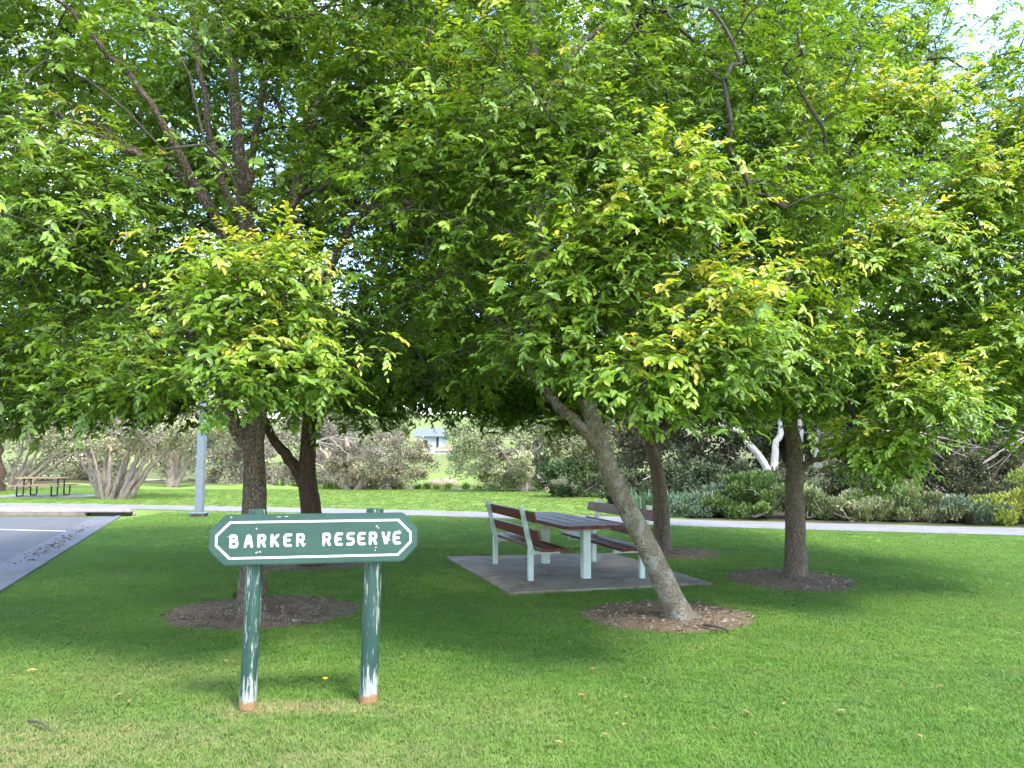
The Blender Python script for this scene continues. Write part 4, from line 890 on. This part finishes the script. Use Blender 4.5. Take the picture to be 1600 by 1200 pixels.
# ------------------------------------------------------------------ name sign
pl_, pr_ = G(386, 1110), G(575, 1099)
sd = (pr_ - pl_).normalized(); rzs = math.atan2(sd.y, sd.x); sep = (pr_ - pl_).length; sc_ = (pl_ + pr_) / 2
sign = empty('name_sign', (sc_.x, sc_.y, 0), rzs); tag(sign, 'green painted park name sign with white lettering on two round posts', 'sign')
ppm = FPX / ((pl_.y + pr_.y) / 2)                      # photo pixels per metre at the sign
ztop = CAM_H - (800 - HOR) / ppm * 1.0; zbot = CAM_H - (874.5 - HOR) / ppm
BH = ztop - zbot; BW = 307 / ppm; BT = .045
bx = ((329 + 654) / 2 - (386 + 575) / 2 - 5) / ppm        # board centre relative to the post centres
zc = (ztop + zbot) / 2
LEAN = R(1.1)
def octo(w, h, cx_, cz_):
    return [(-w / 2, -h / 2 + cz_), (-w / 2 + cx_, -h / 2), (w / 2 - cx_, -h / 2), (w / 2, -h / 2 + cz_), (w / 2, h / 2 - cz_), (w / 2 - cx_, h / 2), (-w / 2 + cx_, h / 2), (-w / 2, h / 2 - cz_)]
o8 = octo(BW, BH, .095, .10)
bm = bmesh.new(); f = bm.faces.new([bm.verts.new((x, -BT / 2, z)) for x, z in o8]); r = bmesh.ops.extrude_face_region(bm, geom=[f])
for g in r['geom']:
    if isinstance(g, bmesh.types.BMVert): g.co.y += BT
bmesh.ops.recalc_face_normals(bm, faces=bm.faces[:]); bmesh.ops.bevel(bm, geom=bm.edges[:], offset=.007, segments=2, affect='EDGES')
board = obj('board', bm, M['signgreen'], sign); board.location = (bx, -.075, zc)
ins = .040; lw = .0135
oo = octo(BW - ins * 2, BH - ins * 2, .085, .085); oi = octo(BW - ins * 2 - lw * 2, BH - ins * 2 - lw * 2, .0795, .0795)
bm = bmesh.new(); yf = -BT / 2 - .0012
A_ = [bm.verts.new((x, yf, z)) for x, z in oo]; B_ = [bm.verts.new((x, yf, z)) for x, z in oi]
for k in range(8): bm.faces.new((A_[k], A_[(k + 1) % 8], B_[(k + 1) % 8], B_[k]))
bmesh.ops.recalc_face_normals(bm, faces=bm.faces[:])
if bm.faces[:][0].normal.y > 0: bmesh.ops.reverse_faces(bm, faces=bm.faces[:])
obj('border_line', bm, M['signwhite'], board)
def strokes(ch):
    return {'B': [[(0, 0), (0, 1), (.66, 1), (.82, .88), (.82, .66), (.62, .54)], [(0, .54), (.62, .54), (.95, .40), (.95, .12), (.78, 0), (0, 0)]],
            'A': [[(0, 0), (.32, .92), (.5, 1), (.68, .92), (1, 0)], [(.16, .34), (.84, .34)]],
            'R': [[(0, 0), (0, 1), (.72, 1), (.9, .86), (.9, .6), (.72, .46), (0, .46)], [(.5, .46), (.92, 0)]],
            'K': [[(0, 0), (0, 1)], [(.9, 1), (.08, .46)], [(.3, .58), (.92, 0)]],
            'E': [[(.92, 1), (.2, 1), (0, .82), (0, .18), (.2, 0), (.92, 0)], [(0, .5), (.72, .5)]],
            'S': [[(.92, 1), (.18, 1), (.02, .85), (.02, .66), (.18, .52), (.75, .52), (.92, .38), (.92, .15), (.75, 0), (0, 0)]],
            'V': [[(0, 1), (.42, .04), (.58, .04), (1, 1)]]}[ch]
def letter(ch, x, z, w, h, t):
    bm = bmesh.new(); y = -BT / 2 - .0010
    for k, poly in enumerate(strokes(ch)):
        P2 = [Vector((x + px * w, z + pz * h)) for px, pz in poly]
        for a, b in zip(P2[:-1], P2[1:]):
            y -= .00012; d = (b - a).normalized(); n = Vector((-d.y, d.x)); ring = []
            for s0, base_ in ((math.pi / 2, a), (-math.pi / 2, b)):
                for q in range(7):
                    an = s0 + q / 6 * math.pi; ring.append(base_ + (d * math.cos(an) + n * math.sin(an)) * t / 2)
            vs_ = [bm.verts.new((p.x, y, p.y)) for p in ring]; bm.faces.new(vs_)
    bm.normal_update()
    for f in bm.faces:
        if f.normal.y > 0: f.normal_flip()
    return obj('letter', bm, M['signwhite'], board)
unit = BW / 1025.0
for ch, x0 in zip('BARKERRESERVE', (197, 266, 330, 393, 455, 517, 645, 705, 763, 819, 876, 940, 997)):
    letter(ch, (x0 - 604.5) * unit, -.0385 + (x0 - 600) * .000004, 31 * unit, .067, .0168)
def fleck(x, z, w, h, rot):
    bm = bmesh.new(); n = 9; vs_ = []
    for q in range(n):
        an = -q / n * 2 * math.pi; rr = random.uniform(.55, 1.1); px, pz = math.cos(an) * w * rr, math.sin(an) * h * rr
        vs_.append(bm.verts.new((x + px * math.cos(rot) - pz * math.sin(rot), -BT / 2 - .0009, z + px * math.sin(rot) + pz * math.cos(rot))))
    f = bm.faces.new(vs_); bm.normal_update()
    if f.normal.y > 0: f.normal_flip()
    obj('paint_chip', bm, M['signwhite'], board)
def bu(ux, uy): return (ux - 604.5) * unit, (254 - uy + (ux - 604.5) * -.022) * unit
for (ux, uy, w, h, rt) in ((183, 245, .010, .0018, .1), (200, 262, .012, .0015, 0), (322, 322, .012, .005, .4), (338, 318, .004, .010, .5), (318, 205, .006, .005, 0), (908, 190, .007, .006, .3), (918, 198, .006, .003, 1), (905, 296, .008, .0025, .4), (902, 310, .004, .004, 0), (556, 280, .006, .004, 0), (975, 258, .003, .006, .4),
                           (425, 146, .022, .0022, .05), (460, 144, .016, .0016, .1), (195, 150, .008, .003, 0), (1012, 212, .003, .003, 0), (1022, 210, .003, .003, 0), (1035, 206, .002, .003, 0)):
    x_, z_ = bu(ux, uy); fleck(x_, z_, w, h, rt)
for k, (xo, rp) in enumerate(((-sep / 2, .052), (sep / 2, .058))):
    H_ = ztop + (.028 if k == 0 else .022)
    p = np.array([(xo + (.012 + .0) * t * 0 + math.tan(LEAN) * t * H_, 0.004 * math.sin(t * 7 + k), -.12 + (H_ + .12) * t) for t in np.linspace(0, 1, 30)])
    V, F_ = sweep(p, np.full(30, rp) * (1.03 - .05 * np.linspace(0, 1, 30)), 24, .03, k * 7, cap=False, lumpscale=9)
    top_ = len(V); V = np.vstack([V, V[-24:] * np.array([1, 1, 1]) - 0, p[-1][None, :] + [[0, 0, .003]]])
    Fc = [[top_ + q, top_ + (q + 1) % 24, top_ + 24, top_ + 24] for q in range(24)]
    ac = Acc(); ac.add(V, F_); me = ac.mesh('post', True)
    bm = bmesh.new(); bm.from_mesh(me); bm.verts.ensure_lookup_table()
    for q in range(24): bm.faces.new((bm.verts[top_ + q], bm.verts[top_ + (q + 1) % 24], bm.verts[top_ + 24]))
    obj('post', bm, M['postgreen'], sign, True)

# ------------------------------------------------------------------ ground litter
def stick(pts, r, lab):
    p = curve_pts(pts, 12); p[1:-1] += rng.normal(0, r * .15, (10, 3)); V, F_ = sweep(p, np.linspace(r, r * .5, 12), 7, .15, 3); o = Acc(); o.add(V, F_)
    tag(link('stick', o.mesh('stick', True), M['twig']), lab, 'stick')
a, b = G(44, 1136), G(80, 1150); stick([(a.x, a.y, .035), ((a.x + b.x) / 2, (a.y + b.y) / 2 + .01, .045), (b.x, b.y, .03)], .008, 'thin grey stick lying on the dry lawn near the car park side')
a, b = G(1100, 984), G(1138, 991); stick([(a.x, a.y, .05), ((a.x + b.x) / 2, (a.y + b.y) / 2, .05), (b.x, b.y, .03)], .017, 'short dead branch on the soil below the leaning trunk')
d = G(508, 1075); dn = empty('dandelion', (d.x, d.y, 0)); tag(dn, 'yellow dandelion flower in the grass between the sign posts', 'flower')
bm = bmesh.new(); bmesh.ops.create_cone(bm, cap_ends=True, segments=12, radius1=.006, radius2=.019, depth=.014, matrix=Matrix.Translation((0, 0, .062))); obj('flower_head', bm, M['yellow'], dn)
bm = bmesh.new(); bmesh.ops.create_cone(bm, segments=6, radius1=.002, radius2=.002, depth=.07, matrix=Matrix.Translation((0, 0, .025))); obj('stem', bm, M['blade'], dn)
def dry_leaf(pos, s, rz, lab, mt):
    bm = bmesh.new(); v = [bm.verts.new(p) for p in ((0, 0, 0), (.45 * s, .24 * s, .12 * s), (s, 0, .06 * s), (.45 * s, -.24 * s, .10 * s), (.5 * s, 0, 0))]
    for f in ((0, 4, 1), (0, 3, 4), (1, 4, 2), (4, 3, 2)): bm.faces.new([v[q] for q in f])
    o = obj('fallen_leaf', bm, mt); o.location = pos; o.rotation_euler = (0, 0, rz); tag(o, lab, 'leaf', 'fallen leaves on the lawn')
for k in range(34):
    u, v = rs.uniform(20, 1500), rs.uniform(985, 1180); g = G(u, v)
    dry_leaf((g.x, g.y, .038), rs.uniform(.035, .06), rs.uniform(0, 6.28), 'dry fallen leaf lying on the mown grass', M['dryleaf'])
g = G(40, 1057); dry_leaf((g.x, g.y, .04), .075, .4, 'larger yellow fallen leaf on the lawn near the car park side', mat_plain('yellow_leaf', (.55, .38, .10), .7, var=.2))
wp = G(376, 950); bush('weed', 'small leafy weed growing against the foot of the grey plated trunk', 'plant', (wp.x, wp.y, .02), (0, 0, .11, .11, .09, .10), 150, ((.05, .10, .02), (.11, .18, .035)), (.05, .016), 10, None, 500)
# chips, twigs and leaf litter lying on the soil rings, and in the gutter
ac = Acc(); n = 0
def chip(x, y, z, l, w, a, t):
    c, s = math.cos(a), math.sin(a)
    V = np.array([[0, 0, 0], [l * .5, w, t], [l, 0, t * .6], [l * .5, -w, .002]]); V = np.stack([x + V[:, 0] * c - V[:, 1] * s, y + V[:, 0] * s + V[:, 1] * c, z + V[:, 2]], -1); ac.add(V, [[0, 3, 2, 1]])
for (c, rx, ry) in RINGS:
    for _ in range(int(650 * rx * ry) + 200):
        t = rng.uniform(0, 6.28); q = math.sqrt(rng.random()) * .98; chip(c.x + rx * q * math.cos(t), c.y + ry * q * math.sin(t), .037 - .028 * q * q + .004, rng.uniform(.02, .07) * rng.choice([.4, .7, 1.2]), rng.uniform(.003, .014), rng.uniform(0, 6.28), rng.uniform(.003, .02))
for _ in range(260):
    t = rng.normal(.55, .14); q = kA + (kB - kA) * t + kn * rng.normal(.30, .10); chip(q.x, q.y, .016, rng.uniform(.02, .08), rng.uniform(.004, .02), rng.uniform(0, 6.28), rng.uniform(.004, .03))
lt = link('leaf_litter', ac.mesh('leaf_litter'), mat_plain('leaf_litter', (.22, .172, .12), .9, var=.7, coord='World', scale=40)); tag(lt, 'dry chips and leaf litter on the bare soil and gutter', 'litter', None, 'stuff')

# ------------------------------------------------------------------ mown grass: tufts instanced on points over the lawn near the camera
def tuft(seed, nb=20):
    rg = np.random.default_rng(seed); V = []; F_ = []
    for b in range(nb):
        a = rg.uniform(0, 6.28); l = rg.uniform(.014, .032); p = np.array([rg.normal(0, .04), rg.normal(0, .04), -.004]); d = np.array([math.cos(a), math.sin(a), 0]); s = np.array([-d[1], d[0], 0]) * rg.uniform(.0013, .0024)
        ln = rg.uniform(.3, 1.3); m = p + d * l * ln * .35 + [0, 0, l * .6]; t = p + d * l * ln + [0, 0, l * rg.uniform(.65, 1)]; k = len(V)
        V += [p - s, p + s, m - s * .8, m + s * .8, t, t]; F_ += [[k, k + 1, k + 3, k + 2]]; V[-1] = t + s * .2; F_ += [[k + 2, k + 3, k + 5, k + 4]]
    me = arr_mesh('grass_tuft', np.array(V), np.array(F_)); me.materials.append(M['blade']); return bpy.data.objects.new('grass_tuft', me)
tufts = [tuft(k) for k in range(4)]
pts = []
for (y0, y1, den, sc) in ((2.7, 4.2, 1500, .9), (4.2, 6, 1150, 1.0), (6, 9, 800, 1.05), (9, 14, 430, 1.2), (14, 22, 200, 1.45), (22, 39, 34, 2.1)):
    xm = .72 * y1 + .6; n = int(den * 2 * xm * (y1 - y0)); p = np.stack([rng.uniform(-xm, xm, n), rng.uniform(y0, y1, n), np.zeros(n)], -1)
    k = np.abs(p[:, 0]) < .72 * p[:, 1] + .6
    pts.append(np.hstack([p[k], rng.uniform(.75, 1.25, k.sum())[:, None] * sc]))
pts = np.vstack(pts); ok = np.ones(len(pts), bool)
for (c, rx, ry) in RINGS:
    e = ((pts[:, 0] - c.x) / rx) ** 2 + ((pts[:, 1] - c.y) / ry) ** 2; nn_ = np.sin(pts[:, 0] * 7.3 + c.x * 9) * np.cos(pts[:, 1] * 6.1) + np.sin(pts[:, 0] * 17 + pts[:, 1] * 13) * .5; ok &= (e > .95 + .10 * nn_) | ((e > .25) & (nn_ > .75) & (rng.random(len(pts)) < .35)) | ((e > .3) & (rng.random(len(pts)) < .05))
q = np.array([(p.x, p.y) for p in pad_pts]); ins_ = np.ones(len(pts), bool); area = sum(q[k][0] * q[(k + 1) % 4][1] - q[(k + 1) % 4][0] * q[k][1] for k in range(4))
for k in range(4):
    a, b = q[k], q[(k + 1) % 4]; ins_ &= ((b[0] - a[0]) * (pts[:, 1] - a[1]) - (b[1] - a[1]) * (pts[:, 0] - a[0])) * np.sign(area) > -.01
ok &= ~ins_
ok &= (((pts[:, 0] - kA.x) * kn.x + (pts[:, 1] - kA.y) * kn.y) < -.02) | (pts[:, 1] > kA.y + .3)
yc = np.interp(pts[:, 0], cp[:, 0], cp[:, 1]); slp = np.gradient(cp[:, 1], cp[:, 0]); sl_ = np.interp(pts[:, 0], cp[:, 0], slp); ok &= np.abs(pts[:, 1] - yc) > (hw + .06) * np.sqrt(1 + sl_ ** 2)
ok &= ~((pts[:, 1] > yc) & (pts[:, 0] > 3.0 + 0.16 * (pts[:, 1] - 20))) & (pts[:, 1] < creek_c(pts[:, 0]) - 3.2)
ok &= ~((pts[:, 1] > 20) & (pts[:, 0] < kA.x + .6) & (pts[:, 1] < yc))
ok &= ~((np.abs(pts[:, 0] - fc.x) < 2.2) & (np.abs(pts[:, 1] - fc.y) < 1.3))
pts = pts[ok]
me = bpy.data.meshes.new('grass'); me.vertices.add(len(pts)); me.vertices.foreach_set('co', np.ascontiguousarray(pts[:, :3], dtype=np.float32).ravel())
a = me.attributes.new('scl', 'FLOAT', 'POINT'); a.data.foreach_set('value', pts[:, 3].astype(np.float32))
a = me.attributes.new('rz', 'FLOAT_VECTOR', 'POINT'); rv = np.zeros((len(pts), 3), np.float32); rv[:, 2] = rng.uniform(0, 6.28, len(pts)); a.data.foreach_set('vector', rv.ravel())
grass = link('grass', me); tag(grass, 'short mown green grass blades', 'grass', None, 'stuff')
ng = bpy.data.node_groups.new('grass_scatter', 'GeometryNodeTree'); ng.interface.new_socket('Geometry', in_out='INPUT', socket_type='NodeSocketGeometry'); ng.interface.new_socket('Geometry', in_out='OUTPUT', socket_type='NodeSocketGeometry')
gi = ng.nodes.new('NodeGroupInput'); go = ng.nodes.new('NodeGroupOutput'); m2p = ng.nodes.new('GeometryNodeMeshToPoints'); iop = ng.nodes.new('GeometryNodeInstanceOnPoints')
g2i = ng.nodes.new('GeometryNodeGeometryToInstance')
for t in tufts[::-1]:
    oin = ng.nodes.new('GeometryNodeObjectInfo'); oin.inputs[0].default_value = t; ng.links.new(oin.outputs['Geometry'], g2i.inputs[0])
s_ = ng.nodes.new('GeometryNodeInputNamedAttribute'); s_.data_type = 'FLOAT'; s_.inputs[0].default_value = 'scl'
r_ = ng.nodes.new('GeometryNodeInputNamedAttribute'); r_.data_type = 'FLOAT_VECTOR'; r_.inputs[0].default_value = 'rz'
e2r = ng.nodes.new('FunctionNodeEulerToRotation')
ng.links.new(gi.outputs[0], m2p.inputs[0]); ng.links.new(m2p.outputs[0], iop.inputs['Points']); ng.links.new(g2i.outputs[0], iop.inputs['Instance']); iop.inputs['Pick Instance'].default_value = True
ng.links.new(s_.outputs[0], iop.inputs['Scale']); ng.links.new(r_.outputs[0], e2r.inputs[0]); ng.links.new(e2r.outputs[0], iop.inputs['Rotation']); ng.links.new(iop.outputs[0], go.inputs[0])
md = grass.modifiers.new('scatter', 'NODES'); md.node_group = ng
print('grass tufts', len(pts), 'tris', sum(len(o.data.polygons) * (1 if o.data.loops and len(o.data.loops) == 3 * len(o.data.polygons) else 2) for o in S.objects if o.type == 'MESH' and len(o.data.polygons)))
